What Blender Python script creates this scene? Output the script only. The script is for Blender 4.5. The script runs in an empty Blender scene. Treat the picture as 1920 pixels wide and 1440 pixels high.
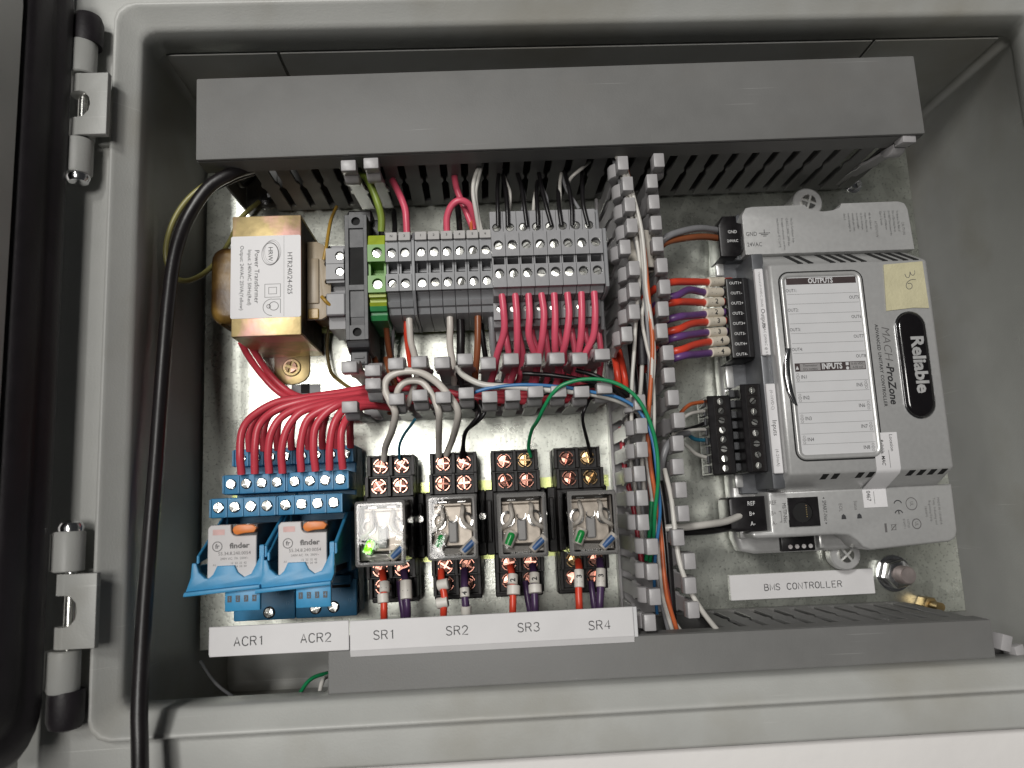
import bpy, bmesh, math, random
from mathutils import Vector, Matrix
random.seed(7)
S = bpy.context.scene
COL = S.collection

# ------------------------------------------------------------------ camera
# scene units: metres. Authoring units below: millimetres (x right, h out of the mounting plate, z up).
F_PX = 1470.0
PITCH, YAW, ROLL = math.radians(9.0), math.radians(2.4), math.radians(2.6)
DIST = 365.0
fw = Vector((math.sin(YAW) * math.cos(PITCH), math.cos(YAW) * math.cos(PITCH), math.sin(PITCH)))
r0 = Vector((math.cos(YAW), -math.sin(YAW), 0))
u0 = r0.cross(fw)
RT = math.cos(ROLL) * r0 - math.sin(ROLL) * u0
UP = math.sin(ROLL) * r0 + math.cos(ROLL) * u0
cam = bpy.data.cameras.new('camera')
cam.sensor_width = 36.0
cam.lens = F_PX / 1920.0 * 36.0
cam.clip_start, cam.clip_end = 0.01, 50.0
cam.dof.use_dof = True
cam.dof.focus_distance = 0.325
cam.dof.aperture_fstop = 13.0
camo = bpy.data.objects.new('camera', cam)
m3 = Matrix((RT, UP, -fw)).transposed()
camo.matrix_world = Matrix.Translation((0, -DIST / 1000, 0)) @ m3.to_4x4()
COL.objects.link(camo)
S.camera = camo

# ------------------------------------------------------------------ world and lamp (indoors: no sky, no sun)
W = bpy.data.worlds.new('World')
S.world = W
W.use_nodes = True
bg = W.node_tree.nodes['Background']
bg.inputs['Color'].default_value = (0.95, 0.97, 1.0, 1)
bg.inputs['Strength'].default_value = 0.028
def area_lamp(name, loc, target, sx, sy, power, col):
    l = bpy.data.lights.new(name, 'AREA')
    l.shape = 'RECTANGLE'; l.size, l.size_y = sx, sy
    l.energy = power; l.color = col
    o = bpy.data.objects.new(name, l)
    o.location = loc
    d = Vector(target) - Vector(loc)
    o.rotation_euler = d.to_track_quat('-Z', 'Y').to_euler()
    COL.objects.link(o)
    return o
area_lamp('room_lamp', (-0.45, -1.48, 0.60), (0.03, 0, 0.05), 0.20, 0.26, 12.0, (1.0, 0.985, 0.95))
area_lamp('low_room_lamp', (-0.25, -1.45, 0.08), (0.0, 0, 0.03), 0.36, 0.40, 8.4, (1.0, 0.97, 0.93))
S.view_settings.view_transform = 'Standard'
S.view_settings.look = 'None'
S.view_settings.exposure = 0.0
S.view_settings.gamma = 1.0
S.render.engine = 'CYCLES'
S.cycles.max_bounces = 8
S.cycles.transparent_max_bounces = 16

# ------------------------------------------------------------------ pixel of the photograph + height above the plate -> x, z
def P(px, py, h):
    v = fw + RT * ((px - 960) / F_PX) - UP * ((py - 720) / F_PX)
    t = (DIST - h) / v.y
    return v.x * t, v.z * t
def Q(px, py, h):
    x, z = P(px, py, h)
    return (x, h, z)

# ------------------------------------------------------------------ materials
MATS = {}
def M(name, col, rough=0.5, metal=0.0, var=0.12, scale=250.0, bump=0.0, bscale=900.0, spec=0.5, rvar=0.08, col2=None, c2lo=0.5, c2hi=0.7, emit=0.0, coat=0.0, scr=0.0):
    m = bpy.data.materials.new(name); m.use_nodes = True
    nt = m.node_tree; N = nt.nodes; Lk = nt.links
    b = N['Principled BSDF']
    tc = N.new('ShaderNodeTexCoord')
    nz = N.new('ShaderNodeTexNoise'); nz.inputs['Scale'].default_value = scale; nz.inputs['Detail'].default_value = 5
    Lk.new(tc.outputs['Object'], nz.inputs['Vector'])
    cr = N.new('ShaderNodeValToRGB')
    a = [max(0, c * (1 - var)) for c in col]; c2 = [min(1, c * (1 + var)) for c in col]
    cr.color_ramp.elements[0].position = 0.3; cr.color_ramp.elements[0].color = (*a, 1)
    cr.color_ramp.elements[1].position = 0.7; cr.color_ramp.elements[1].color = (*c2, 1)
    Lk.new(nz.outputs['Fac'], cr.inputs['Fac'])
    out = cr.outputs['Color']
    if col2:
        nz2 = N.new('ShaderNodeTexNoise'); nz2.inputs['Scale'].default_value = scale * 0.37; nz2.inputs['Detail'].default_value = 6
        Lk.new(tc.outputs['Object'], nz2.inputs['Vector'])
        mr = N.new('ShaderNodeMapRange'); mr.inputs['From Min'].default_value = c2lo; mr.inputs['From Max'].default_value = c2hi
        Lk.new(nz2.outputs['Fac'], mr.inputs['Value'])
        mx = N.new('ShaderNodeMix'); mx.data_type = 'RGBA'
        Lk.new(mr.outputs['Result'], mx.inputs['Factor']); Lk.new(out, mx.inputs[6]); mx.inputs[7].default_value = (*col2, 1)
        out = mx.outputs[2]
    if scr:
        # fine scratches and rub marks: a noise squeezed hard along one slanting direction
        mp = N.new('ShaderNodeMapping'); mp.inputs['Rotation'].default_value = (0, 0.5, 0); mp.inputs['Scale'].default_value = (14, 14, 900)
        Lk.new(tc.outputs['Object'], mp.inputs['Vector'])
        ns = N.new('ShaderNodeTexNoise'); ns.inputs['Scale'].default_value = 1.0; ns.inputs['Detail'].default_value = 2; Lk.new(mp.outputs['Vector'], ns.inputs['Vector'])
        np2 = N.new('ShaderNodeTexNoise'); np2.inputs['Scale'].default_value = 22; np2.inputs['Detail'].default_value = 3; Lk.new(tc.outputs['Object'], np2.inputs['Vector'])
        m1 = N.new('ShaderNodeMapRange'); m1.inputs['From Min'].default_value = 0.68; m1.inputs['From Max'].default_value = 0.74; Lk.new(ns.outputs['Fac'], m1.inputs['Value'])
        m2 = N.new('ShaderNodeMapRange'); m2.inputs['From Min'].default_value = 0.5; m2.inputs['From Max'].default_value = 0.62; m2.inputs['To Max'].default_value = scr; Lk.new(np2.outputs['Fac'], m2.inputs['Value'])
        mu = N.new('ShaderNodeMath'); mu.operation = 'MULTIPLY'; Lk.new(m1.outputs['Result'], mu.inputs[0]); Lk.new(m2.outputs['Result'], mu.inputs[1])
        ms = N.new('ShaderNodeMix'); ms.data_type = 'RGBA'; Lk.new(mu.outputs[0], ms.inputs['Factor']); Lk.new(out, ms.inputs[6]); ms.inputs[7].default_value = (*[min(1, c * 1.6 + .06) for c in col], 1)
        out = ms.outputs[2]
    Lk.new(out, b.inputs['Base Color'])
    b.inputs['Metallic'].default_value = metal
    b.inputs['Specular IOR Level'].default_value = spec
    if coat: b.inputs['Coat Weight'].default_value = coat; b.inputs['Coat Roughness'].default_value = 0.05
    rr = N.new('ShaderNodeMapRange')
    rr.inputs['To Min'].default_value = max(0.02, rough - rvar); rr.inputs['To Max'].default_value = min(1, rough + rvar)
    Lk.new(nz.outputs['Fac'], rr.inputs['Value']); Lk.new(rr.outputs['Result'], b.inputs['Roughness'])
    if bump:
        nb = N.new('ShaderNodeTexNoise'); nb.inputs['Scale'].default_value = bscale; nb.inputs['Detail'].default_value = 4
        Lk.new(tc.outputs['Object'], nb.inputs['Vector'])
        bp = N.new('ShaderNodeBump'); bp.inputs['Strength'].default_value = bump; bp.inputs['Distance'].default_value = 0.0006
        Lk.new(nb.outputs['Fac'], bp.inputs['Height']); Lk.new(bp.outputs['Normal'], b.inputs['Normal'])
    if emit:
        b.inputs['Emission Color'].default_value = (*col, 1); b.inputs['Emission Strength'].default_value = emit
    MATS[name] = m
    return m

paint = M('grey_enclosure_paint', (0.45, 0.455, 0.435), 0.42, var=0.05, scale=45, bump=0.14, bscale=1300, col2=(0.345, 0.33, 0.285), c2lo=0.50, c2hi=0.74, scr=0.5, spec=0.4)
rubber = M('black_rubber', (0.012, 0.009, 0.012), 0.55, var=0.3, scale=150, bump=0.15)
lidm = M('grey_duct_plastic', (0.172, 0.172, 0.168), 0.52, var=0.06, scale=70, bump=0.12, bscale=1500, spec=0.3, col2=(0.17, 0.167, 0.16), c2lo=0.52, c2hi=0.72, scr=0.7)
fing = M('pale_grey_duct_plastic', (0.385, 0.375, 0.38), 0.38, var=0.06, scale=200, bump=0.08, bscale=1500)
whitewall = M('white_painted_wall', (0.78, 0.76, 0.745), 0.7, var=0.05, scale=12, bump=0.4, bscale=150)
blackp = M('black_plastic', (0.010, 0.009, 0.010), 0.35, var=0.25, scale=300, bump=0.05, spec=0.35)
sockm = M('black_socket_plastic', (0.010, 0.008, 0.008), 0.42, var=0.25, scale=300, bump=0.05, spec=0.3)
darkp = M('charcoal_plastic', (0.045, 0.046, 0.05), 0.45, var=0.12, scale=250, bump=0.06)
voidm = M('recess_shade_black', (0.006, 0.006, 0.006), 0.8)  # near-black colour stands in for the shade inside holes and slots
termm = M('grey_terminal_plastic', (0.245, 0.25, 0.26), 0.45, var=0.07, scale=250, bump=0.06)
termm2 = M('pale_terminal_plastic', (0.28, 0.28, 0.29), 0.45, var=0.07, scale=250, bump=0.06)
markm = M('pale_marker_plastic', (0.46, 0.45, 0.44), 0.5, var=0.05)
greenp = M('green_terminal_plastic', (0.115, 0.30, 0.035), 0.4, var=0.12, scale=200)
yelp = M('yellow_green_plastic', (0.32, 0.40, 0.03), 0.4, var=0.12, scale=200)
dgreenp = M('deep_green_plastic', (0.03, 0.22, 0.07), 0.4, var=0.12, scale=200)
bluep = M('blue_socket_plastic', (0.045, 0.22, 0.41), 0.45, var=0.12, scale=200, bump=0.06)
bluec = M('bright_blue_plastic', (0.045, 0.28, 0.52), 0.42, var=0.08, scale=200, bump=0.06)
steel = M('bright_zinc_screw', (0.78, 0.78, 0.74), 0.25, metal=1.0, var=0.15, scale=400, rvar=0.1)
chrome = M('polished_steel', (0.75, 0.75, 0.76), 0.16, metal=1.0, var=0.08)
copper = M('coppery_screw', (0.46, 0.22, 0.17), 0.24, metal=1.0, var=0.15, scale=500)
brassy = M('brassy_screw', (0.46, 0.31, 0.16), 0.24, metal=1.0, var=0.15, scale=500)
brass = M('gold_passivated_steel', (0.50, 0.39, 0.19), 0.42, metal=0.7, var=0.18, scale=160, col2=(0.72, 0.42, 0.36), c2lo=0.5, c2hi=0.62, bump=0.15, bscale=250)
labelw = M('white_label_plastic', (0.66, 0.65, 0.655), 0.45, var=0.03, scale=90)
paperw = M('white_paper_label', (0.72, 0.71, 0.72), 0.5, var=0.02, scale=90)
cardw = M('white_card', (0.62, 0.62, 0.63), 0.42, var=0.02, scale=90)
tapem = M('cream_masking_tape', (0.56, 0.52, 0.34), 0.7, var=0.07, scale=150, bump=0.4, bscale=900)
ink = M('black_ink', (0.02, 0.02, 0.022), 0.6)
greyink = M('grey_ink', (0.13, 0.125, 0.125), 0.6)
lineink = M('fine_line_ink', (0.22, 0.22, 0.22), 0.6)
whiteink = M('white_ink', (0.72, 0.72, 0.72), 0.6)
blueink = M('pale_blue_print', (0.16, 0.32, 0.48), 0.6)
pinkink = M('pale_pink_print', (0.62, 0.40, 0.38), 0.6)
silverp = M('silver_painted_housing', (0.53, 0.53, 0.525), 0.33, metal=0.4, var=0.04, scale=500, bump=0.06, bscale=2500, rvar=0.05)
silverd = M('dark_silver_housing', (0.13, 0.135, 0.145), 0.42, metal=0.35, var=0.06, scale=400)
relayw = M('pale_relay_face', (0.56, 0.54, 0.54), 0.45, var=0.05, scale=150, col2=(0.47, 0.42, 0.42), c2lo=0.5, c2hi=0.75)
orangep = M('orange_plastic', (0.72, 0.21, 0.04), 0.4, var=0.08, scale=400)
amber = M('amber_bobbin_tape', (0.22, 0.13, 0.03), 0.38, var=0.35, scale=150, col2=(0.08, 0.04, 0.012), c2lo=0.42, c2hi=0.6, bump=0.3, bscale=300)
bobbin = M('translucent_bobbin_plastic', (0.36, 0.29, 0.20), 0.4, var=0.15, scale=120)
core = M('dark_iron_core', (0.05, 0.035, 0.03), 0.5, metal=0.5, var=0.3, scale=300)
clipm = M('cream_clip_plastic', (0.45, 0.42, 0.37), 0.5, var=0.1)
# wires
def wm(name, c, r=0.34): return M(name, c, r, var=0.06, scale=120, bump=0.03)
w_red = wm('red_wire', (0.60, 0.06, 0.085)); w_pink = wm('pinkish_red_wire', (0.68, 0.10, 0.16)); w_orr = wm('orange_red_wire', (0.66, 0.06, 0.03))
w_pur = wm('purple_wire', (0.13, 0.055, 0.20)); w_dpur = wm('dark_purple_wire', (0.06, 0.03, 0.085)); w_blk = wm('black_wire', (0.010, 0.009, 0.010)); w_gry = wm('grey_wire', (0.23, 0.23, 0.24))
w_wht = wm('white_wire', (0.60, 0.58, 0.54)); w_crm = wm('cream_white_wire', (0.62, 0.58, 0.53)); w_brn = wm('brown_wire', (0.24, 0.075, 0.03)); w_org = wm('orange_wire', (0.55, 0.13, 0.045))
w_grn = wm('green_wire', (0.015, 0.27, 0.10)); w_teal = wm('teal_wire', (0.02, 0.13, 0.20)); w_blu = wm('blue_wire', (0.05, 0.19, 0.42)); w_yel = wm('ochre_yellow_wire', (0.40, 0.24, 0.04))
w_yg = wm('dull_yellow_green_wire', (0.28, 0.26, 0.09)); w_gy = wm('yellow_green_wire', (0.22, 0.30, 0.05)); w_olv = wm('olive_wire', (0.17, 0.12, 0.03)); cablem = M('black_cable_sheath', (0.011, 0.009, 0.010), 0.38, var=0.2, scale=80, bump=0.1, bscale=400)
sleevem = M('cream_marker_sleeve', (0.66, 0.60, 0.50), 0.45, var=0.04)
sleevew = M('white_marker_sleeve', (0.68, 0.65, 0.60), 0.45, var=0.04)

def galvanised(name, base, metal=1.0):
    m = bpy.data.materials.new(name); m.use_nodes = True
    nt = m.node_tree; N = nt.nodes; Lk = nt.links; b = N['Principled BSDF']
    tc = N.new('ShaderNodeTexCoord')
    vo = N.new('ShaderNodeTexVoronoi'); vo.inputs['Scale'].default_value = 210; Lk.new(tc.outputs['Object'], vo.inputs['Vector'])
    nz = N.new('ShaderNodeTexNoise'); nz.inputs['Scale'].default_value = 55; nz.inputs['Detail'].default_value = 6; Lk.new(tc.outputs['Object'], nz.inputs['Vector'])
    nf = N.new('ShaderNodeTexNoise'); nf.inputs['Scale'].default_value = 800; nf.inputs['Detail'].default_value = 5; Lk.new(tc.outputs['Object'], nf.inputs['Vector'])
    cr = N.new('ShaderNodeValToRGB')
    cr.color_ramp.elements[0].position = 0.28; cr.color_ramp.elements[0].color = (*[c * 0.45 for c in base], 1)
    cr.color_ramp.elements[1].position = 0.44; cr.color_ramp.elements[1].color = (*base, 1)
    Lk.new(nf.outputs['Fac'], cr.inputs['Fac'])
    hs = N.new('ShaderNodeHueSaturation'); Lk.new(cr.outputs['Color'], hs.inputs['Color'])
    mv = N.new('ShaderNodeMapRange'); mv.inputs['To Min'].default_value = 0.82; mv.inputs['To Max'].default_value = 1.12
    Lk.new(vo.outputs['Color'], mv.inputs['Value']); Lk.new(mv.outputs['Result'], hs.inputs['Value'])
    Lk.new(hs.outputs['Color'], b.inputs['Base Color'])
    b.inputs['Metallic'].default_value = metal
    r = N.new('ShaderNodeMapRange'); r.inputs['From Min'].default_value = 0.3; r.inputs['From Max'].default_value = 0.7
    r.inputs['To Min'].default_value = 0.25; r.inputs['To Max'].default_value = 0.36
    Lk.new(nz.outputs['Fac'], r.inputs['Value']); Lk.new(r.outputs['Result'], b.inputs['Roughness'])
    bp = N.new('ShaderNodeBump'); bp.inputs['Strength'].default_value = 0.12; bp.inputs['Distance'].default_value = 0.0003
    Lk.new(nf.outputs['Fac'], bp.inputs['Height']); Lk.new(bp.outputs['Normal'], b.inputs['Normal'])
    return m
galv = galvanised('galvanised_steel', (0.62, 0.64, 0.58), 0.97)
railm = galvanised('yellow_passivated_rail', (0.62, 0.68, 0.28))

def clear(name, tint, fac_add, gl=0.03, diff=None):
    m = bpy.data.materials.new(name); m.use_nodes = True
    nt = m.node_tree; N = nt.nodes; Lk = nt.links
    N.remove(N['Principled BSDF']); out = N['Material Output']
    tr = N.new('ShaderNodeBsdfTransparent'); tr.inputs['Color'].default_value = (*tint, 1)
    g = N.new('ShaderNodeBsdfGlossy'); g.inputs['Roughness'].default_value = gl
    tc = N.new('ShaderNodeTexCoord'); nz = N.new('ShaderNodeTexNoise'); nz.inputs['Scale'].default_value = 110; nz.inputs['Detail'].default_value = 3
    Lk.new(tc.outputs['Object'], nz.inputs['Vector'])
    bp = N.new('ShaderNodeBump'); bp.inputs['Strength'].default_value = 0.12; bp.inputs['Distance'].default_value = 0.0008
    Lk.new(nz.outputs['Fac'], bp.inputs['Height']); Lk.new(bp.outputs['Normal'], g.inputs['Normal'])
    fr = N.new('ShaderNodeFresnel'); fr.inputs['IOR'].default_value = 1.5
    ad = N.new('ShaderNodeMath'); ad.operation = 'ADD'; ad.inputs[1].default_value = fac_add; Lk.new(fr.outputs['Fac'], ad.inputs[0])
    mx = N.new('ShaderNodeMixShader'); Lk.new(ad.outputs[0], mx.inputs['Fac'])
    base = tr.outputs[0]
    if diff:
        d = N.new('ShaderNodeBsdfDiffuse'); d.inputs['Color'].default_value = (*diff[0], 1)
        m2 = N.new('ShaderNodeMixShader'); m2.inputs['Fac'].default_value = diff[1]
        Lk.new(tr.outputs[0], m2.inputs[1]); Lk.new(d.outputs[0], m2.inputs[2]); base = m2.outputs[0]
    Lk.new(base, mx.inputs[1]); Lk.new(g.outputs[0], mx.inputs[2]); Lk.new(mx.outputs[0], out.inputs['Surface'])
    return m
glassy = clear('clear_polycarbonate', (0.93, 0.92, 0.90), 0.0)
frosty = clear('smoky_polycarbonate_edge', (0.85, 0.83, 0.82), 0.01, 0.12, ((0.42, 0.41, 0.40), 0.38))
ledon = M('lit_green_lens', (0.16, 0.85, 0.0), 0.3, emit=1.5)
ledhot = M('glowing_led_chip', (0.6, 1.0, 0.15), 0.3, emit=12.0)
ledoff = M('green_lens', (0.01, 0.28, 0.06), 0.25, var=0.15, scale=900)
resm = M('blue_resistor', (0.04, 0.12, 0.32), 0.4, var=0.1)
armm = M('pale_braid_lead', (0.50, 0.47, 0.44), 0.5, var=0.15, scale=900)

# ------------------------------------------------------------------ mesh helpers
def world_loc(o):
    v = Vector((0, 0, 0))
    while o is not None:
        v += o.location; o = o.parent
    return v
class MB:
    def __init__(s): s.v = []; s.f = []
    def add(s, vs, fs):
        n = len(s.v); s.v += [tuple(v) for v in vs]; s.f += [tuple(i + n for i in f) for f in fs]; return s
    def _bm(s, bm):
        bm.verts.index_update()
        s.add([v.co for v in bm.verts], [[v.index for v in f.verts] for f in bm.faces]); bm.free(); return s
    def box(s, x0, x1, h0, h1, z0, z1, bev=0.0, seg=1):
        vs = [(x, h, z) for x in (x0, x1) for h in (h0, h1) for z in (z0, z1)]
        fs = [(0, 1, 3, 2), (4, 6, 7, 5), (0, 4, 5, 1), (2, 3, 7, 6), (0, 2, 6, 4), (1, 5, 7, 3)]
        if not bev: return s.add(vs, fs)
        bm = bmesh.new(); bv = [bm.verts.new(v) for v in vs]
        for f in fs: bm.faces.new([bv[i] for i in f])
        bmesh.ops.recalc_face_normals(bm, faces=bm.faces)
        bmesh.ops.bevel(bm, geom=list(bm.edges), offset=bev, segments=seg, profile=0.5, affect='EDGES', clamp_overlap=True)
        return s._bm(bm)
    def prism(s, poly, axis, a0, a1, bev=0.0, seg=2, caps='both'):
        mk = {'h': lambda p, a: (p[0], a, p[1]), 'x': lambda p, a: (a, p[1], p[0]), 'z': lambda p, a: (p[0], p[1], a)}[axis]
        n = len(poly)
        bm = bmesh.new()
        A = [bm.verts.new(mk(p, a0)) for p in poly]; B = [bm.verts.new(mk(p, a1)) for p in poly]
        fa = bm.faces.new(A); fb = bm.faces.new(B)
        for i in range(n): bm.faces.new((A[i], A[(i + 1) % n], B[(i + 1) % n], B[i]))
        bmesh.ops.recalc_face_normals(bm, faces=bm.faces)
        if bev:
            ed = list(fb.edges) + (list(fa.edges) if caps == 'both' else [])
            bmesh.ops.bevel(bm, geom=ed, offset=bev, segments=seg, profile=0.5, affect='EDGES', clamp_overlap=True)
        return s._bm(bm)
    def holed(s, x0, x1, z0, z1, h0, h1, cx, cz, r, n=16):
        # a rectangular block with a round hole through it along h
        vs = []
        for h in (h0, h1):
            for i in range(n):
                a = 2 * math.pi * (i + .5) / n; c, d = math.cos(a), math.sin(a)
                vs.append((cx + r * c, h, cz + r * d))
            for i in range(n):
                a = 2 * math.pi * (i + .5) / n; c, d = math.cos(a), math.sin(a)
                tx = (x1 - cx) / c if c > 0 else (x0 - cx) / c if c < 0 else 1e9
                tz = (z1 - cz) / d if d > 0 else (z0 - cz) / d if d < 0 else 1e9
                t = min(tx, tz)
                vs.append((cx + t * c, h, cz + t * d))
        fs = []
        for i in range(n):
            j = (i + 1) % n
            fs += [(2 * n + i, 2 * n + j, 3 * n + j, 3 * n + i), (i, j, 2 * n + j, 2 * n + i), (n + i, n + j, 3 * n + j, 3 * n + i), (i, j, n + j, n + i)]
        # corner fillers
        for (X, Z) in ((x0, z0), (x0, z1), (x1, z0), (x1, z1)):
            best = sorted(range(n), key=lambda i: (vs[n + i][0] - X) ** 2 + (vs[n + i][2] - Z) ** 2)[:2]
            b0 = len(vs); vs += [(X, h0, Z), (X, h1, Z)]
            i, j = best
            fs += [(n + i, n + j, b0), (3 * n + i, 3 * n + j, b0 + 1), (n + i, 3 * n + i, b0 + 1, b0), (n + j, 3 * n + j, b0 + 1, b0)]
        return s.add(vs, fs)
    def cyl(s, a, b, r, n=16, r2=None):
        a, b = Vector(a), Vector(b); d = (b - a).normalized()
        u = d.orthogonal().normalized(); w = d.cross(u); r2 = r if r2 is None else r2
        vs = [a + (u * math.cos(2 * math.pi * i / n) + w * math.sin(2 * math.pi * i / n)) * r for i in range(n)]
        vs += [b + (u * math.cos(2 * math.pi * i / n) + w * math.sin(2 * math.pi * i / n)) * r2 for i in range(n)]
        fs = [(i, (i + 1) % n, n + (i + 1) % n, n + i) for i in range(n)] + [tuple(range(n)), tuple(range(n, 2 * n))]
        return s.add(vs, fs)
    def lathe(s, c, d, prof, n=18):
        # prof: (radius, distance along d) list
        c, d = Vector(c), Vector(d).normalized(); u = d.orthogonal().normalized(); w = d.cross(u)
        vs, fs = [], []
        for (r, t) in prof:
            for i in range(n):
                a = 2 * math.pi * i / n
                vs.append(c + d * t + (u * math.cos(a) + w * math.sin(a)) * max(r, 1e-4))
        for k in range(len(prof) - 1):
            for i in range(n):
                j = (i + 1) % n
                fs.append((k * n + i, k * n + j, (k + 1) * n + j, (k + 1) * n + i))
        fs += [tuple(range(n)), tuple(range((len(prof) - 1) * n, len(prof) * n))]
        return s.add(vs, fs)
    def tube(s, pts, r, n=8, sub=6, smooth=True):
        pts = [Vector(p) for p in pts]
        if smooth and len(pts) > 2:
            q = []
            ext = [pts[0] * 2 - pts[1]] + pts + [pts[-1] * 2 - pts[-2]]
            for i in range(1, len(ext) - 2):
                p0, p1, p2, p3 = ext[i - 1:i + 3]
                for k in range(sub):
                    t = k / sub
                    q.append(0.5 * ((2 * p1) + (p2 - p0) * t + (2 * p0 - 5 * p1 + 4 * p2 - p3) * t * t + (3 * p1 - p0 - 3 * p2 + p3) * t ** 3))
            q.append(pts[-1]); pts = q
        vs, fs = [], []
        d = (pts[1] - pts[0]).normalized(); u = d.orthogonal().normalized()
        for i, p in enumerate(pts):
            d = ((pts[min(i + 1, len(pts) - 1)] - pts[max(i - 1, 0)])).normalized()
            u = (u - d * u.dot(d)).normalized(); w = d.cross(u)
            for k in range(n):
                a = 2 * math.pi * k / n
                vs.append(p + (u * math.cos(a) + w * math.sin(a)) * r)
        L = len(pts)
        for i in range(L - 1):
            for k in range(n):
                j = (k + 1) % n
                fs.append((i * n + k, i * n + j, (i + 1) * n + j, (i + 1) * n + k))
        fs += [tuple(range(n)), tuple(range((L - 1) * n, L * n))]
        return s.add(vs, fs)
    def loft(s, rings, cap0=False, cap1=False):
        n = len(rings[0]); vs = [p for r in rings for p in r]; fs = []
        for k in range(len(rings) - 1):
            for i in range(n):
                j = (i + 1) % n
                fs.append((k * n + i, k * n + j, (k + 1) * n + j, (k + 1) * n + i))
        if cap0: fs.append(tuple(range(n)))
        if cap1: fs.append(tuple(range((len(rings) - 1) * n, len(rings) * n)))
        return s.add(vs, fs)
    def xform(s, fn, start=0):
        s.v = s.v[:start] + [tuple(fn(v)) for v in s.v[start:]]; return s
    def build(s, name, mat, parent=None, ang=35, org=None):
        o3 = world_loc(parent) if parent is not None else Vector((0, 0, 0))
        if org is not None: o3 = Vector((org[0] / 1000, -org[1] / 1000, org[2] / 1000))
        me = bpy.data.meshes.new(name)
        me.from_pydata([(x / 1000 - o3.x, -h / 1000 - o3.y, z / 1000 - o3.z) for x, h, z in s.v], [], s.f)
        bm = bmesh.new(); bm.from_mesh(me); bmesh.ops.recalc_face_normals(bm, faces=bm.faces); bm.to_mesh(me); bm.free()
        me.polygons.foreach_set('use_smooth', [True] * len(me.polygons)); me.set_sharp_from_angle(angle=math.radians(ang))
        me.materials.append(mat)
        o = bpy.data.objects.new(name, me); COL.objects.link(o)
        if parent is not None: o.parent = parent
        elif org is not None: o.location = o3
        return o
def rrect(x0, x1, z0, z1, r, h, n=4):
    pts = []
    for cx, cz, a0 in ((x1 - r, z1 - r, 0), (x0 + r, z1 - r, 90), (x0 + r, z0 + r, 180), (x1 - r, z0 + r, 270)):
        for i in range(n + 1):
            a = math.radians(a0 + 90 * i / n); pts.append((cx + r * math.cos(a), h, cz + r * math.sin(a)))
    return pts
def rpoly(x0, x1, z0, z1, r, n=4): return [(p[0], p[2]) for p in rrect(x0, x1, z0, z1, r, 0, n)]
def tag(o, label, cat, group=None, kind=None):
    if label: o['label'] = label
    if cat: o['category'] = cat
    if group: o['group'] = group
    if kind: o['kind'] = kind
    return o
def thing(name, label, cat, org, group=None):
    o = bpy.data.objects.new(name, None); COL.objects.link(o)
    o.empty_display_size = 0.005
    o.location = (org[0] / 1000, -org[1] / 1000, org[2] / 1000)
    return tag(o, label, cat, group)
def copy_tree(o, parent=None):
    c = o.copy(); COL.objects.link(c)
    if parent is not None: c.parent = parent
    for ch in list(o.children): copy_tree(ch, c)
    return c
def dup(o, org, label, rot=None):
    c = copy_tree(o); c.location = (org[0] / 1000, -org[1] / 1000, org[2] / 1000); c['label'] = label
    if rot: c.rotation_euler = rot
    return c
def inst(src, parent, x, h, z, rot=(0, 0, 0), name=None):
    # one more piece sharing the mesh of src, placed in its thing
    o = src if src.parent is None and not src.get('used') else src.copy()
    if o is not src: COL.objects.link(o)
    o['used'] = 1; o.parent = parent; w = world_loc(parent)
    o.location = Vector((x / 1000, -h / 1000, z / 1000)) - w; o.rotation_euler = rot
    del o['used']
    return o
def proto(mb, name, mat): return mb.build(name, mat).data
def piece(me, name, parent, x, h, z, rot=(0, 0, 0), mat=None):
    o = bpy.data.objects.new(name, me); COL.objects.link(o); o.parent = parent
    o.location = Vector((x / 1000, -h / 1000, z / 1000)) - world_loc(parent); o.rotation_euler = rot
    return o
def mesh_only(mb, name, mat):
    o = mb.build(name, mat); me = o.data; bpy.data.objects.remove(o); return me
def text(body, parent, x, h, z, size, mat=None, rot=0.0, align='CENTER', xs=1.0, sp=1.0, bold=0.0, ext=0.0, line=1.0, name='lettering', res=2, shear=0.0):
    cu = bpy.data.curves.new('lettering', 'FONT')
    cu.body = body; cu.size = size / 0.73; cu.align_x = align; cu.align_y = 'CENTER'
    cu.space_character = sp; cu.space_line = line; cu.offset = bold * size; cu.extrude = ext; cu.resolution_u = res; cu.shear = shear
    t = bpy.data.objects.new('lettering', cu); COL.objects.link(t)
    me = bpy.data.meshes.new_from_object(t)
    bpy.data.objects.remove(t); bpy.data.curves.remove(cu)
    a = math.radians(-rot); c, s_ = math.cos(a), math.sin(a); w = world_loc(parent)
    for v in me.vertices:
        tx, ty, tz = v.co.x * xs, v.co.y, v.co.z
        v.co = Vector(((x + tx * c - ty * s_) / 1000, -(h + ext + tz) / 1000, (z + tx * s_ + ty * c) / 1000)) - w
    me.name = name
    me.materials.clear(); me.materials.append(mat or ink)
    o = bpy.data.objects.new(name, me); COL.objects.link(o); o.parent = parent
    return o

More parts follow.
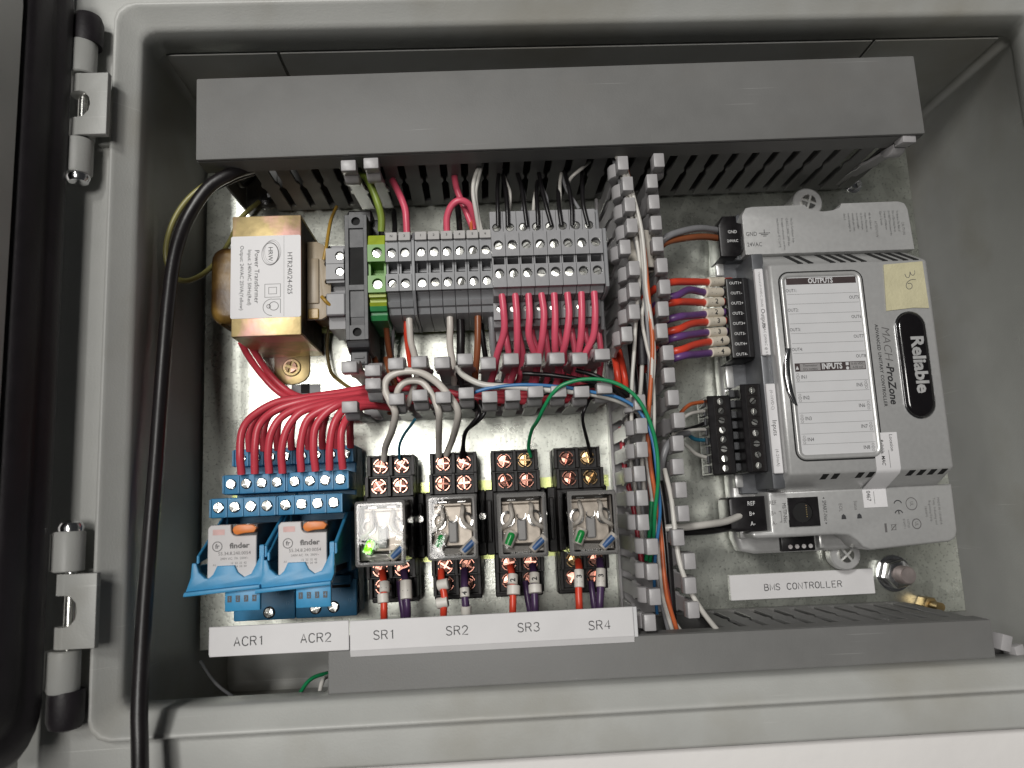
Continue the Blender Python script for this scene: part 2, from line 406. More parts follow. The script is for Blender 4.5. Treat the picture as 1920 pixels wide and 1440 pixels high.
STROKES = {'A': [[(0, 0), (2, 6), (4, 0)], [(.7, 2), (3.3, 2)]], 'C': [[(4, 4.8), (3.2, 5.8), (2, 6), (.8, 5.6), (.1, 4.4), (0, 3), (.1, 1.6), (.8, .4), (2, 0), (3.2, .2), (4, 1.2)]],
 'R': [[(0, 0), (0, 6), (2.4, 6), (3.5, 5.6), (3.9, 4.6), (3.5, 3.5), (2.4, 3.1), (0, 3.1)], [(2.2, 3.1), (4, 0)]], '1': [[(.8, 4.8), (2, 6), (2, 0)]],
 '2': [[(.1, 4.4), (.5, 5.5), (1.8, 6), (3.2, 5.6), (3.8, 4.6), (3.4, 3.4), (0, 0), (4, 0)]], '3': [[(.2, 5), (1, 5.8), (2.2, 6), (3.4, 5.5), (3.7, 4.5), (3.2, 3.5), (2, 3.1), (3.3, 2.7), (4, 1.7), (3.5, .5), (2.1, 0), (.8, .2), (0, 1.1)]],
 '4': [[(3, 0), (3, 6), (0, 1.8), (4, 1.8)]], 'S': [[(3.8, 5), (3.1, 5.8), (2, 6), (.8, 5.7), (.2, 4.7), (.7, 3.6), (2, 3.1), (3.3, 2.6), (4, 1.5), (3.5, .4), (2.2, 0), (.9, .2), (0, 1)]],
 'B': [[(0, 0), (0, 6), (2.3, 6), (3.4, 5.5), (3.6, 4.6), (3.2, 3.6), (2.2, 3.2), (0, 3.2)], [(2.2, 3.2), (3.5, 2.8), (4, 1.7), (3.5, .5), (2.3, 0), (0, 0)]], 'M': [[(0, 0), (0, 6), (2.2, 1.0), (4.4, 6), (4.4, 0)]],
 'O': [[(2, 6), (.8, 5.6), (.1, 4.4), (0, 3), (.1, 1.6), (.8, .4), (2, 0), (3.2, .4), (3.9, 1.6), (4, 3), (3.9, 4.4), (3.2, 5.6), (2, 6)]], 'N': [[(0, 0), (0, 6), (4, 0), (4, 6)]],
 'T': [[(0, 6), (4, 6)], [(2, 6), (2, 0)]], 'L': [[(0, 6), (0, 0), (3.6, 0)]], 'E': [[(3.7, 6), (0, 6), (0, 0), (3.7, 0)], [(0, 3.1), (3, 3.1)]]}
def stroke_text(body, parent, x, h, z, size, mat, wd=.17):
    k = size / 6; adv = 5.7
    x -= (len(body) * adv - 1.7) * k / 2
    for n, ch in enumerate(body):
        if ch == ' ': continue
        b = MB()
        for ln in STROKES[ch]:
            b.tube([(x + (n * adv + p[0]) * k, h, z + (p[1] - 3) * k) for p in ln], wd, 6, smooth=False)
        b.xform(lambda v: (v[0], h + (v[1] - h) * .3, v[2]))
        b.build('lettering', mat, parent)

# screw heads as real geometry: a disc with raised sectors left between the slots
def screw_mb(r, hgt, kind, slot, n=4, turn=0.0, dome=0.35):
    b = MB().lathe((0, 0, 0), (0, 1, 0), [(r * .96, 0), (r * .96, hgt * .2), (0, hgt * .2)], 18)
    k = 4 if kind == 'cross' else 2
    for q in range(k):
        a0, a1 = 2 * math.pi * q / k + turn, 2 * math.pi * (q + 1) / k + turn
        d = math.asin(min(.9, slot / (2 * r * .9)))
        mid = (a0 + a1) / 2; off = slot / 2 / math.sin((a1 - a0) / 2)
        m = 6 if k == 4 else 10
        arc = [(math.cos(a0 + d + (a1 - a0 - 2 * d) * i / m), math.sin(a0 + d + (a1 - a0 - 2 * d) * i / m)) for i in range(m + 1)]
        c0 = (off * math.cos(mid), off * math.sin(mid))
        base = [(c0[0], c0[1])] + [(x * r * .97, y * r * .97) for x, y in arc]
        top = [(c0[0] * 1.0, c0[1] * 1.0)] + [(x * r * .86, y * r * .86) for x, y in arc]
        N_ = len(base); vs = [(x, hgt * .1, z) for x, z in base] + [(x, hgt * (1.0 if i else 1 + dome * .4), z) for i, (x, z) in enumerate(top)]
        fs = [(i, (i + 1) % N_, N_ + (i + 1) % N_, N_ + i) for i in range(N_)] + [tuple(range(N_, 2 * N_))]
        b.add(vs, fs)
    return b
SCR = {}
def screw(parent, x, h, z, r=2.0, kind='cross', mat=None, hgt=1.2, slot=None, turn=None, tilt=0.0, name='screw'):
    mat = mat or steel
    key = (r, kind, mat.name, hgt)
    if key not in SCR: SCR[key] = mesh_only(screw_mb(r, hgt, kind, slot or r * .42), 'screw', mat)
    a = random.uniform(0, 6.28) if turn is None else turn
    return piece(SCR[key], name, parent, x, h, z, (random.uniform(-.06, .06) + tilt, a, random.uniform(-.06, .06)))

# ================================================================== SETTING AND ENCLOSURE
wall = MB().loft([rrect(-171, 265, -87.5, 219, 5, -60, 3), rrect(-171, 265, -87.5, 219, 5, 70, 3), rrect(-900, 900, -900, 900, 5, 70, 3), rrect(-900, 900, -900, 900, 5, -60, 3)]).build('wall', whitewall)
tag(wall, 'white painted wall that the grey enclosure is set into', None, kind='structure')

enc = thing('electrical_enclosure', 'open grey painted steel enclosure with deep rim and door hinged on the left', 'enclosure', (0, 0, 0))
IN = (-128.3, 237.0, -63.4, 193.8)
def rim_ring(o, h, r): return rrect(IN[0] - o, IN[1] + o, IN[2] - o, IN[3] + o, r, h, 3)
MB().loft([rim_ring(.8, 58, 5), rim_ring(0, 59, 5), rim_ring(0, 72.6, 5), rim_ring(.6, 74.4, 5), rim_ring(1.6, 75.4, 5), rim_ring(6.2, 80.0, 7), rim_ring(6.9, 80.9, 7), rim_ring(7.6, 81.2, 7), rim_ring(8.2, 80.8, 7), rim_ring(8.6, 79.6, 7), rim_ring(8.8, 76.6, 7)]).build('rim', paint, enc, ang=50)
fl = rrect(-168, 262, -84.5, 216, 5, 76.4, 3)
def fl_o(d, h): return rrect(-168 - d, 262 + d, -84.5 - d, 216 + d, 5 + d, h, 3)
MB().loft([rim_ring(8.4, 76.4, 7), fl, fl_o(1.0, 76.0), fl_o(1.4, 75.0), fl_o(1.4, -47.0)]).build('flange', paint, enc, ang=50)
MB().loft([rrect(-128.9, 237.6, -64, 194.2, 5, 58.2, 3), rrect(-129.2, 237.8, -83, 194.6, 4, 57.6, 3), rrect(-129.8, 236.5, -83, 194, 4, -44, 3), rrect(-127, 233, -80, 191, 4, -46, 3)], cap1=True).build('shell', paint, enc, ang=40)
# gland plates let into the top wall, with dark seams between them
gp = MB()
for a, b in ((-126, -79.8), (-78.6, 176.6), (177.8, 233)):
    gp.box(a, b, -36, 57.4, 193.6, 194.4, .2)
gp.build('gland_plate', paint, enc)

def hinge(zt, flip):
    # two door knuckles, one body leaf between them, pin and caps; flip puts the rubber cap underneath
    s = -1 if flip else 1
    hx, hh = P(157, 200, 84)[0] if not flip else P(131, 1150, 84)[0], 84
    hg = MB().prism([(hx, zt - s * 0 - 12.3), (hx + 10.8, zt - 12.3), (hx + 10.8, zt + 12.3), (hx, zt + 12.3), (hx, zt + 5.2), (hx + 2.2, zt + 4.6), (hx + 3.9, zt + 2.6), (hx + 4.4, zt), (hx + 3.9, zt - 2.6), (hx + 2.2, zt - 4.6), (hx, zt - 5.2)], 'h', 85.4, 88.6, .5, 2).build('hinge', paint, enc)
    for a, b in ((5.2, 12.3), (-12.3, -5.2)):
        MB().cyl((hx, hh, zt + a), (hx, hh, zt + b), 4.4, 20).build('barrel', paint, hg)
    for k in (1, -1):
        MB().lathe((hx - .9, hh + .6, zt + k * 12.9), (0, 0, k), [(4.6, 0), (5.1, .4), (5.1, 13.0), (4.7, 13.6), (0, 13.6)], 24).build('knuckle', paint, hg)
        MB().box(hx - 8, hx - 2, 78, 84, zt + k * 13 - (0 if k > 0 else 13), zt + k * 13 + (13 if k > 0 else 0), .5).build('door_leaf', paint, hg)
    MB().cyl((hx, hh, zt - 13), (hx, hh, zt + 13), 1.9, 14).build('pin', steel, hg)
    MB().lathe((hx - .4, hh + .6, zt - s * 26.4), (0, 0, -s), [(3.9, 0), (4.1, 1.6), (3.4, 3.0), (1.8, 3.8), (0, 4)], 20).build('pin_end', chrome, hg)
    MB().lathe((hx - .2, hh - .3, zt + s * 26.0), (0, 0, s), [(5.6, 0), (5.9, 2), (5.9, 9.5), (5.0, 12), (2, 13), (0, 13)], 20).build('end_cap', rubber, hg)
    MB().box(hx + 3, hx + 8.6, 76.4, 79.5, zt - 12, zt + 12, .4).build('weld_leaf', paint, hg)
hinge(P(160, 200, 86)[1], False)
hinge(P(140, 1145, 86)[1], True)

# the open door, seen on its inner face from the hinge side
door = MB()
dm = lambda h: -154.8 - (h - 94) * .18
door.prism([(-155.2, 87.5), (-227.8, 490), (-229.8, 490), (-157.4, 87.5)], 'z', -78, 214, .6).build('door', paint, enc)
def dring(o, dx, r):
    pts = rrect(88.5 + o, 476 - o, -73 + o, 209 - o, r, 0, 6)
    return [(dm(p[0]) + dx, p[0], p[2]) for p in pts]
MB().loft([dring(0, -1.2, 16), dring(0, 5.6, 16), dring(2, 7.4, 15), dring(7, 7.9, 12), dring(9, 6.4, 11), dring(10.5, 6.4, 11), dring(12.5, 7.2, 9), dring(18, 6.4, 7), dring(20.5, 5.0, 5), dring(20.5, -1.2, 5)]).build('door_gasket', rubber, enc, ang=55)
pn = MB().loft([dring(22, -1.0, 6), dring(22, 4.2, 6), dring(23, 5.0, 6)], cap1=True)
pn.build('inner_panel', paint, enc)

# ================================================================== MOUNTING PLATE
plate = MB().box(-128.2, 219.5, -1.6, 0, -56, 183, .3).build('mounting_plate', galv, org=(45, 0, 50))
tag(plate, 'speckled galvanised steel mounting plate at the back of the enclosure', 'mounting plate')
hp = MB().box(-87.6, -74.2, .05, .5, 56.2, 61.4, .15).build('hole_cover', termm, plate)
MB().box(-83.2, -79.2, .5, .9, 57.2, 61.6, .1).build('slot', voidm, plate)

# ================================================================== DUCTS
def finger_mb(H=62.0, cap=True):
    pr = [(-3.0, 5), (-3.0, 29), (-3.9, 31), (-3.9, 33.5), (-3.0, 35.5), (-3.0, 49), (-2.6, 55), (-2.6, H - 6.5), (2.6, H - 6.5), (2.6, 55), (3.0, 49), (3.0, 35.5), (3.9, 33.5), (3.9, 31), (3.0, 29), (3.0, 5)]
    b = MB().prism([(x, h) for x, h in pr], 'z', 0, 1.3, .2, 1)
    # ridge that the lid snaps over
    if not cap:
        return b.box(-3.0, 3.0, H - 8, H, 0.02, 1.28, .2)
    b.prism([(z, h) for z, h in ((-.6, 46.0), (1.3, 45.6), (3.2, 48.4), (3.6, 50.8), (3.0, 53.4), (1.3, 55.4), (-.6, 55.4))], 'x', -3.0, 3.0, .7, 2)
    # head
    b.box(-3.05, 3.05, H - 6.2, H, -3.3, 1.2, .45, 2)
    return b
FING = mesh_only(finger_mb(), 'finger', fing)
FINGD = mesh_only(finger_mb(62, False), 'finger', lidm)
def fingers(parent, axis, pos, w, out, mat='p', bends={}, jit=.018, dh={}):
    for i, a in enumerate(pos):
        bend = bends.get(i, 0.0) + random.uniform(-jit, jit)
        ry = {('x', 1): 0, ('x', -1): math.pi, ('z', -1): -math.pi / 2, ('z', 1): math.pi / 2}[(axis, out)]
        x, z = (a, w) if axis == 'x' else (w, a)
        piece(FING if mat == 'p' else FINGD, 'finger', parent, x, dh.get(i, 0), z, (-bend, ry, 0))
def channel(parent, axis, a0, a1, w0, w1, mat, hgt=6.5, name='base'):
    b = MB()
    if axis == 'x':
        b.box(a0, a1, .2, 1.6, w0, w1, .2); b.box(a0, a1, .6, hgt, w0 - .05, w0 + 1.3, .2); b.box(a0, a1, .6, hgt, w1 - 1.3, w1 + .05, .2)
    else:
        b.box(w0, w1, .2, 1.6, a0, a1, .2); b.box(w0 - .05, w0 + 1.3, .6, hgt, a0, a1, .2); b.box(w1 - 1.3, w1 + .05, .6, hgt, a0, a1, .2)
    return b.build(name, mat, parent)

# upper duct with its lid on
ud = thing('cable_duct', 'long grey slotted cable duct under its lid across the top of the enclosure', 'cable duct', (40, 0, 160), 'slotted cable ducts')
channel(ud, 'x', -94, 184, 148, 178, lidm)
xs = [-89.2 + 9.07 * i for i in range(31)]
fingers(ud, 'x', xs, 148.0, -1, 'd', bends={}, jit=.004)
# the upper side wall, plain
MB().box(-94, 184, 6, 62, 176.7, 178, .2).build('back_wall', lidm, ud)
MB().box(-94, -87, 58, 61.5, 147.6, 178, .4).build('end_bridge', lidm, ud)
MB().box(-110, -108.8, 1, 62, 149, 178, .2).build('light_block_wall', lidm, ud)  # added wall, keeps lamp light from the left off the plate
MB().box(-108.6, -94.2, .3, 1.5, 150, 178, .1).build('glare_cover', lidm, ud)  # added strip, covers the glaring plate behind the lid end
ulid = MB().box(-110.5, 190, 62.4, 64.3, 145.2, 180.6, .7, 2).build('lid', lidm, ud)
b = MB(); b.box(-110.5, 190, 51.5, 62.4, 145.2, 146.5, .3); b.box(-110.5, 190, 54.5, 62.4, 179.3, 180.6, .3); b.build('lid_side', lidm, ulid)
ud.rotation_euler = (0, math.radians(-.62), 0)
# fingers snapped out from under the lid are pieces of the same duct
for px, py, b_, ax in ((655, 311, .11, 0), (697, 307, .10, 0), (1689, 258, .10, .35)):
    x, z = P(px, py, 59)
    piece(FING, 'finger', ud, x + (0 if not ax else -5), 1.2, 147.0 if not ax else 149.8, (-b_, math.pi, ax * .3))

# bottom duct
bd = thing('cable_duct', 'grey slotted cable duct with plain lid along the bottom of the enclosure', 'cable duct', (60, 0, -60), 'slotted cable ducts')
channel(bd, 'x', -59, 186, -79, -49.0, lidm)
fingers(bd, 'x', [94.6 + 9.07 * i for i in range(11)], -50.4, 1, 'd', jit=.004)
fingers(bd, 'x', [-54.5 + 9.07 * i for i in range(13)], -50.4, 1, 'd', jit=.004)
MB().box(-59, 186, 6, 61, -79, -77.7, .2).build('back_wall', lidm, bd)
blid = MB().box(-59.3, 190, 62.4, 64.2, -81.5, -48.9, .7, 2).build('lid', lidm, bd)
b = MB(); b.box(-59.3, 190, 53, 62.4, -50.2, -48.9, .3); b.box(-59.3, 190, 53, 62.4, -81.5, -80.2, .3); b.build('lid_side', lidm, blid)
bd.rotation_euler = (0, math.radians(.35), 0)
for k, (x, z, ry, rx) in enumerate(((187.5, -55.5, math.pi / 2 + .3, -.15), (188.6, -64.5, math.pi / 2 - .2, -.22), (188.0, -73.5, math.pi / 2, -.12))):
    piece(FING, 'finger', bd, x, 2, z, (rx, ry, 0))

# middle duct, lid off
md = thing('cable_duct', 'short open cable duct full of wires between the terminals and the relays', 'cable duct', (0, 0, 50), 'slotted cable ducts')
channel(md, 'x', -54, 54, 42.6, 59.2, fing)
mx = [-50.6 + 9.06 * i for i in range(12)]
fingers(md, 'x', mx, 58.4, 1, 'p', jit=.03)
fingers(md, 'x', mx, 43.2, -1, 'p', bends={1: -.10, 0: .03, 5: -.02}, jit=.015)

# vertical duct, lid off
vd = thing('cable_duct', 'tall open cable duct with pale comb fingers left of the controller', 'cable duct', (69, 0, 50), 'slotted cable ducts')
channel(vd, 'z', -50, 146, 59.2, 79.4, fing)
zl = [138.6 - 9.02 * i for i in range(9)] + [38.9 - 9.3 * i for i in range(10)]
zr = [139.4 - 9.02 * i for i in range(21)]
fingers(vd, 'z', zl, 61.4, -1, 'p', bends={8: .02, 9: .03}, jit=.04)
fingers(vd, 'z', zr, 76.8, 1, 'p', jit=.035)

# ================================================================== DIN RAILS
def rail(label, x0, x1, zc, hole=True):
    r = MB()
    sec = [(-17.5, 7.5), (-17.5, 6.5), (-13.2, 6.5), (-13.2, .4), (13.2, .4), (13.2, 6.5), (17.5, 6.5), (17.5, 7.5), (12.2, 7.5), (12.2, 1.4), (-12.2, 1.4), (-12.2, 7.5)]
    r.prism([(zc + z, h) for z, h in sec], 'x', x0, x1)
    o = r.build('din_rail', railm, org=((x0 + x1) / 2, 0, zc))
    return tag(o, label, 'din rail', 'metal mounting rails')
rail('metal rail hidden behind the row of grey terminal blocks', -72, 57, 101.5)
rail('yellowish metal rail showing in the gaps between the four clear relays', -112, 57, -4.3)

# ================================================================== TRANSFORMER
tx = thing('transformer', 'gold framed power transformer with a white printed label and amber bobbin', 'transformer', (-87, 0, 100))
X0, X1, Z0, Z1, HT = -101.3, -72.6, 74.6, 126.6, 46.0
# U shaped strap: front, top and bottom cheeks, feet
fr = MB()
fr.box(X0, X1, HT - 1.2, HT, Z0, Z1, .5, 2)
fr.box(X0, X1, .9, HT - 1.0, Z1 - 1.2, Z1 - .02, .2)
fr.box(X0, X1, .9, HT - 1.0, Z0 + .02, Z0 + 1.2, .2)
fr.build('strap', brass, tx)
for sgn, zz in ((-1, Z0 + 1.0), (1, Z1 - 1.0)):
    ft = MB(); L_ = 14.2; w = 8.2; cx = -87.2
    pts = [(cx - w, zz), (cx + w, zz), (cx + w, zz + sgn * (L_ - 6))]
    for i in range(1, 8):
        a = math.pi * i / 8
        pts.append((cx + w * math.cos(a), zz + sgn * (L_ - 6) + sgn * 6 * math.sin(a)))
    pts.append((cx - w, zz + sgn * (L_ - 6)))
    ft.prism(pts, 'h', .1, 1.3, .3, 2)
    f_ = ft.build('foot', brass, tx)
    MB().lathe((cx, 1.3, zz + sgn * 6.2), (0, 1, 0), [(4.3, 0), (4.3, .5), (3.9, .9), (2.2, .9), (0, .9)], 24).build('washer', brass, f_)
    screw(f_, cx, 2.0, zz + sgn * 6.2, 3.0, 'cross', brass, 1.9)
# laminated core between the cheeks, laminations as proud edges
co = MB(); co.box(X0 + .6, X1 - .6, 3, HT - 1.6, Z0 + 1.4, Z1 - 1.4, .2)
for i in range(15):
    hh = 4.5 + i * 2.7
    co.box(X0 + .2, X1 - .15, hh, hh + 1.9, Z0 + 1.3, Z1 - 1.3)
co.build('core', core, tx)
# bobbin: amber wound side on the left, flanged side with lead notches on the right
pz = [(p[0], p[2]) for p in rrect(-114.6, -100, 84, 118, 6, 0, 5)]
MB().prism(pz, 'h', 12, 34, 3.5, 3).build('winding', amber, tx)
tb = MB()
for k in range(5): tb.prism([(p[0], p[2]) for p in rrect(-114.75, -104, 83.85, 118.15, 6, 0, 5)], 'h', 15.5 + k * 3.1, 17.6 + k * 3.1, .25, 1)
tb.build('tape_turns', amber, tx)
MB().prism([(p[0], p[2]) for p in rrect(-73, -63.2, 85, 117, 4, 0, 4)], 'h', 11, 31, 3.0, 3).build('winding', amber, tx)
nz_ = [(X1 - 1, 83.6), (-66.5, 83.6), (-64.6, 84.6), (-63.2, 87), (-62.8, 91.6), (-65.0, 91.6), (-65.4, 92.6), (-65.0, 93.6), (-62.4, 93.8), (-62.4, 99.0), (-64.6, 99.2), (-65.0, 100.2), (-64.6, 101.2), (-62.4, 101.4), (-62.4, 107.0), (-64.8, 107.2), (-65.2, 108.2), (-64.8, 109.2), (-62.9, 109.4), (-63.6, 114.4), (-65.6, 117), (-68.4, 118.4), (X1 - 1, 118.4)]
bf = MB().prism(nz_, 'h', 33, 35.0, .35, 2).build('bobbin_flange', bobbin, tx)
MB().box(X1 + .3, -67.4, 35.0, 36.0, 90.5, 110.6, .4, 2).build('raised_pad', bobbin, bf)
MB().box(-72.0, -67.6, 34.6, 36.0, 83.8, 88.2, .3).build('tape_end', w_yel, tx)
LB = MB().prism(rpoly(X0 - .3, X1 - .1, 82.2, 117.6, .8), 'h', HT + .02, HT + .25).build('label', paperw, tx)
H_ = HT + .30
text('HTR240/24-025', LB, -77.3, H_, 101.0, 2.05, ink, 90)
text('Power Transformer', LB, -90.9, H_, 100.0, 2.0, ink, 90, xs=1.04)
text('Input: 240VAC 50Hz(Red)', LB, -93.9, H_, 99.7, 1.55, ink, 90, xs=1.06)
text('Output: 24VAC 25VA(Yellow)', LB, -97.1, H_, 99.6, 1.55, ink, 90, xs=1.06)
text('HRW', LB, -85.3, H_, 109.6, 1.9, ink, 90)
em = MB()
def ringline(mb, cx, cz, rx, rz, wd, h, th=.05, n=36, a0=0, a1=360, wvar=0.0):
    k = n if a1 - a0 >= 360 else n + 1
    vs, fs = [], []
    for i in range(k):
        a = math.radians(a0 + (a1 - a0) * i / n)
        w_ = wd * (1 + wvar * math.cos(a))
        for q in (1, 1 - w_ / max(rx, rz)):
            vs.append((cx + rx * q * math.cos(a), h + th, cz + rz * q * math.sin(a)))
    for i in range(k if a1 - a0 >= 360 else k - 1):
        j = (i + 1) % k
        fs.append((2 * i, 2 * j, 2 * j + 1, 2 * i + 1))
    return mb.add(vs, fs)
def frame2(mb, x0, x1, z0, z1, w, h):
    for a in ((x0, x1, z0, z0 + w), (x0, x1, z1 - w, z1), (x0, x0 + w, z0 + w, z1 - w), (x1 - w, x1, z0 + w, z1 - w)):
        mb.add([(a[0], h, a[2]), (a[1], h, a[2]), (a[1], h, a[3]), (a[0], h, a[3])], [(0, 1, 2, 3)])
    return mb
ringline(em, -85.3, 109.6, 3.6, 5.0, .36, H_, wvar=.5); ringline(em, -84.8, 110.1, 3.5, 5.1, .12, H_); ringline(em, -84.3, 110.6, 3.4, 5.1, .10, H_)
em.build('emblem', greyink, LB)
sy = MB(); frame2(sy, -87.6, -81.0, 90.8, 96.6, .18, H_); frame2(sy, -86.0, -82.6, 92.2, 95.2, .18, H_)
ringline(sy, -84.6, 86.6, 3.7, 3.6, .2, H_, a0=90, a1=270); ringline(sy, -83.8, 87.1, 2.0, 1.9, .25, H_); ringline(sy, -85.9, 87.0, .9, .9, .25, H_)
sy.add([(-81.2, H_, 84), (-81.0, H_, 84), (-81.0, H_, 90.1), (-81.2, H_, 90.1)], [(0, 1, 2, 3)]); sy.add([(-84.6, H_, 89.9), (-81.1, H_, 89.9), (-81.1, H_, 90.1), (-84.6, H_, 90.1)], [(0, 1, 2, 3)])
sy.build('symbols', greyink, LB)
ln = MB().add([(-79.7, H_, 82.6), (-79.6, H_, 82.6), (-79.6, H_, 117.2), (-79.7, H_, 117.2)], [(0, 1, 2, 3)]).build('rule', greyink, LB)

# ================================================================== TERMINAL BLOCKS
ZR = 101.6
def terminal_parts(root, x, wd, mats, marker=None, green=False):
    x0, x1 = x - wd / 2, x + wd / 2
    m, = mats[:1]
    zt1, zt2 = 108.7, 95.3
    hb = 43.2
    body = MB().prism([(119.4, 8), (119.4, 37), (117.4, hb), (113.0, hb), (104.6, hb), (104.2, 36), (99.6, 36), (99.2, hb), (91.6, hb), (90.9, 41.8), (88.9, 40.2), (88.5, 41.0), (86.6, 39.6), (86.2, 38.2), (83.8, 36.8), (82.6, 33), (82.6, 8)], 'x', x0 + .06, x1 - .06, .18, 1)
    body.box(x0 + .1, x0 + .8, 36, hb - .4, 99.2, 104.6); body.box(x1 - .8, x1 - .1, 36, hb - .4, 99.2, 104.6)
    body.box(x0 + .8, x1 - .8, 36, 39.6, 101.6, 102.3)
    for zc, a, b_ in ((zt1, 104.6, 113.2), (zt2, 91.8, 99.2)):
        body.holed(x0 + .08, x1 - .08, a, b_, hb, hb + 3.0, x, zc - .1, min(2.0, wd * .39))
    body.build('body', m, root)
    for zc in (zt1, zt2):
        screw(root, x, hb + .3, zc - .2, min(1.85, wd * .36), 'slot', steel, 1.4, slot=.55)
    if marker is not None:
        mk = MB().prism([(117.2, hb), (117.2, hb + 3.4), (113.3, hb + 4.6), (113.3, hb)], 'x', x0 + .25, x1 - .25, .2, 1).build('marker', markm, root)
        text(marker, mk, x, hb + 4.25, 115.3, 1.1, ink, 0)
tb_x = [-34.8, -29.3, -22.4, -16.95, -11.5, -6.05, -.6, 4.85]
ordn = ['first', 'second', 'third', 'fourth', 'fifth', 'sixth', 'seventh', 'eighth']
# narrow grey block peeping out behind the end stop
e0 = thing('terminal_block', 'grey terminal block half hidden between the transformer and the black end stop', 'terminal block', (-60, 0, ZR), 'terminal blocks on the upper rail')
b = MB().prism([(116.5, 8), (116.5, 34), (99, 37), (99, 31), (95.5, 31), (95.5, 35), (86, 32), (80, 31), (80, 8)], 'x', -64.0, -56.2, .2, 1)
for zc in (110.6, 103.6): b.holed(-63.9, -56.3, zc - 3.4, zc + 3.4, 36, 38.2, -58.0, zc, 2.0)
b.box(-64.3, -56.2, 33, 36.5, 84.8, 94.6, .5); b.build('body', termm2, e0)
for zc in (110.6, 103.6): screw(e0, -58.0, 36.1, zc, 1.8, 'slot', steel, 1.3, slot=.55)
# black end stop
es = thing('end_stop', 'tall charcoal rail end stop with round holes, left of the green terminal', 'end stop', (-50, 0, ZR))
b = MB().prism([(127.0, 8), (127.0, 41), (124.5, 42.5), (72.5, 42.5), (69.5, 41), (67.6, 36), (67.6, 8)], 'x', -54.8, -45.3, .4, 1)
b.box(-54.8, -53.0, 42.4, 44.2, 72, 126.6, .2); b.box(-47.0, -45.3, 42.4, 44.2, 72, 126.6, .2)
b.holed(-53.1, -46.9, 120.6, 126.5, 42.4, 44.2, -50.0, 123.6, 1.9); b.holed(-53.1, -46.9, 72.1, 78.2, 42.4, 44.2, -50.0, 75.3, 1.9)
b.box(-53.1, -46.9, 42.4, 44.2, 93.4, 95.6); b.box(-53.0, -47.0, 40, 43.1, 112.4, 120.6); b.box(-53.0, -47.0, 40, 43.1, 82, 93.4)
b.build('body', darkp, es)
MB().box(-52.6, -47.2, 42.4, 42.7, 96, 112.2).build('slot', voidm, es)
for zc in (123.6, 75.3): MB().cyl((-50, 42.3, zc), (-50, 42.6, zc), 1.88, 16).build('hole', voidm, es)
b = MB().box(-55.4, -44.6, 8, 33, 127, 133, .8).box(-52.5, -41.5, 8, 29, 118, 130, .8); b.build('latch', blackp, es)
b = MB().box(-53.6, -46.4, 30, 39.5, 62.2, 68, .5); b.box(-52.0, -48.0, 39, 40.2, 63.0, 63.8); b.box(-52.0, -48.0, 39, 40.2, 65.0, 65.8); b.build('foot', darkp, es)
# green-yellow earth terminal
gt = thing('terminal_block', 'green and yellow earth terminal block', 'terminal block', (-41, 0, ZR), 'terminal blocks on the upper rail')
x0, x1 = -45.0, -37.6
b = MB().prism([(112.4, 8), (112.4, 43.2), (104.9, 43.2), (104.4, 35), (99.4, 35), (98.8, 43.2), (91.4, 43.2), (91.4, 8)], 'x', x0, x1, .2, 1)
b.box(x0, x0 + .9, 35, 43, 98.8, 104.9); b.box(x1 - .9, x1, 35, 43, 98.8, 104.9); b.box(x0 + .9, x1 - .9, 35, 38, 101.4, 102.2)
for zc, a, c in ((108.9, 104.9, 112.3), (95.3, 91.5, 98.8)): b.holed(x0 + .05, x1 - .05, a, c, 43.2, 46.2, -41.0, zc, 2.25)
b.build('body', greenp, gt)
MB().prism([(119.0, 8), (119.0, 38), (117.0, 44.0), (112.5, 45.6), (112.5, 8)], 'x', x0 + .1, x1 - .1, .3, 1).build('yellow_band', yelp, gt)
MB().prism([(91.3, 8), (91.3, 44.2), (90.0, 44.2), (89.6, 41.6), (88.4, 41.6), (88.0, 43), (86.6, 42), (86.6, 8)], 'x', x0 + .1, x1 - .1, .2, 1).build('yellow_band', yelp, gt)
MB().prism([(86.5, 8), (86.5, 42.5), (84.6, 41.6), (84.3, 39.6), (83.2, 39.4), (82.9, 41), (80.9, 39.4), (80.9, 8)], 'x', x0 + .1, x1 - .1, .2, 1).build('green_band', dgreenp, gt)
for zc in (108.9, 95.3): screw(gt, -41.0, 43.6, zc - .2, 2.1, 'slot', steel, 1.5, slot=.6)
# eight single level grey terminals
mk = ['N', '2', '1', '2', '3', '4', '5', '6']
for i, x in enumerate(tb_x):
    lab = ('grey feed-through terminal, %s of the pair right of the green terminal' % ('left', 'right')[i]) if i < 2 else 'grey feed-through terminal marked %s, %s in the run of six numbered terminals' % (mk[i], ordn[i - 2])
    r = thing('terminal_block', lab, 'terminal block', (x, 0, ZR), 'terminal blocks on the upper rail')
    terminal_parts(r, x, 5.4, [termm], mk[i])
r = thing('end_plate', 'thin grey partition plate between the second and third feed-through terminals', 'end plate', (-25.8, 0, ZR))
MB().prism([(119.6, 8), (119.6, 39), (113.5, 46.8), (91.6, 46.8), (83, 38.6), (82.2, 8)], 'x', -26.5, -25.2, .2, 1).build('plate', termm, r)

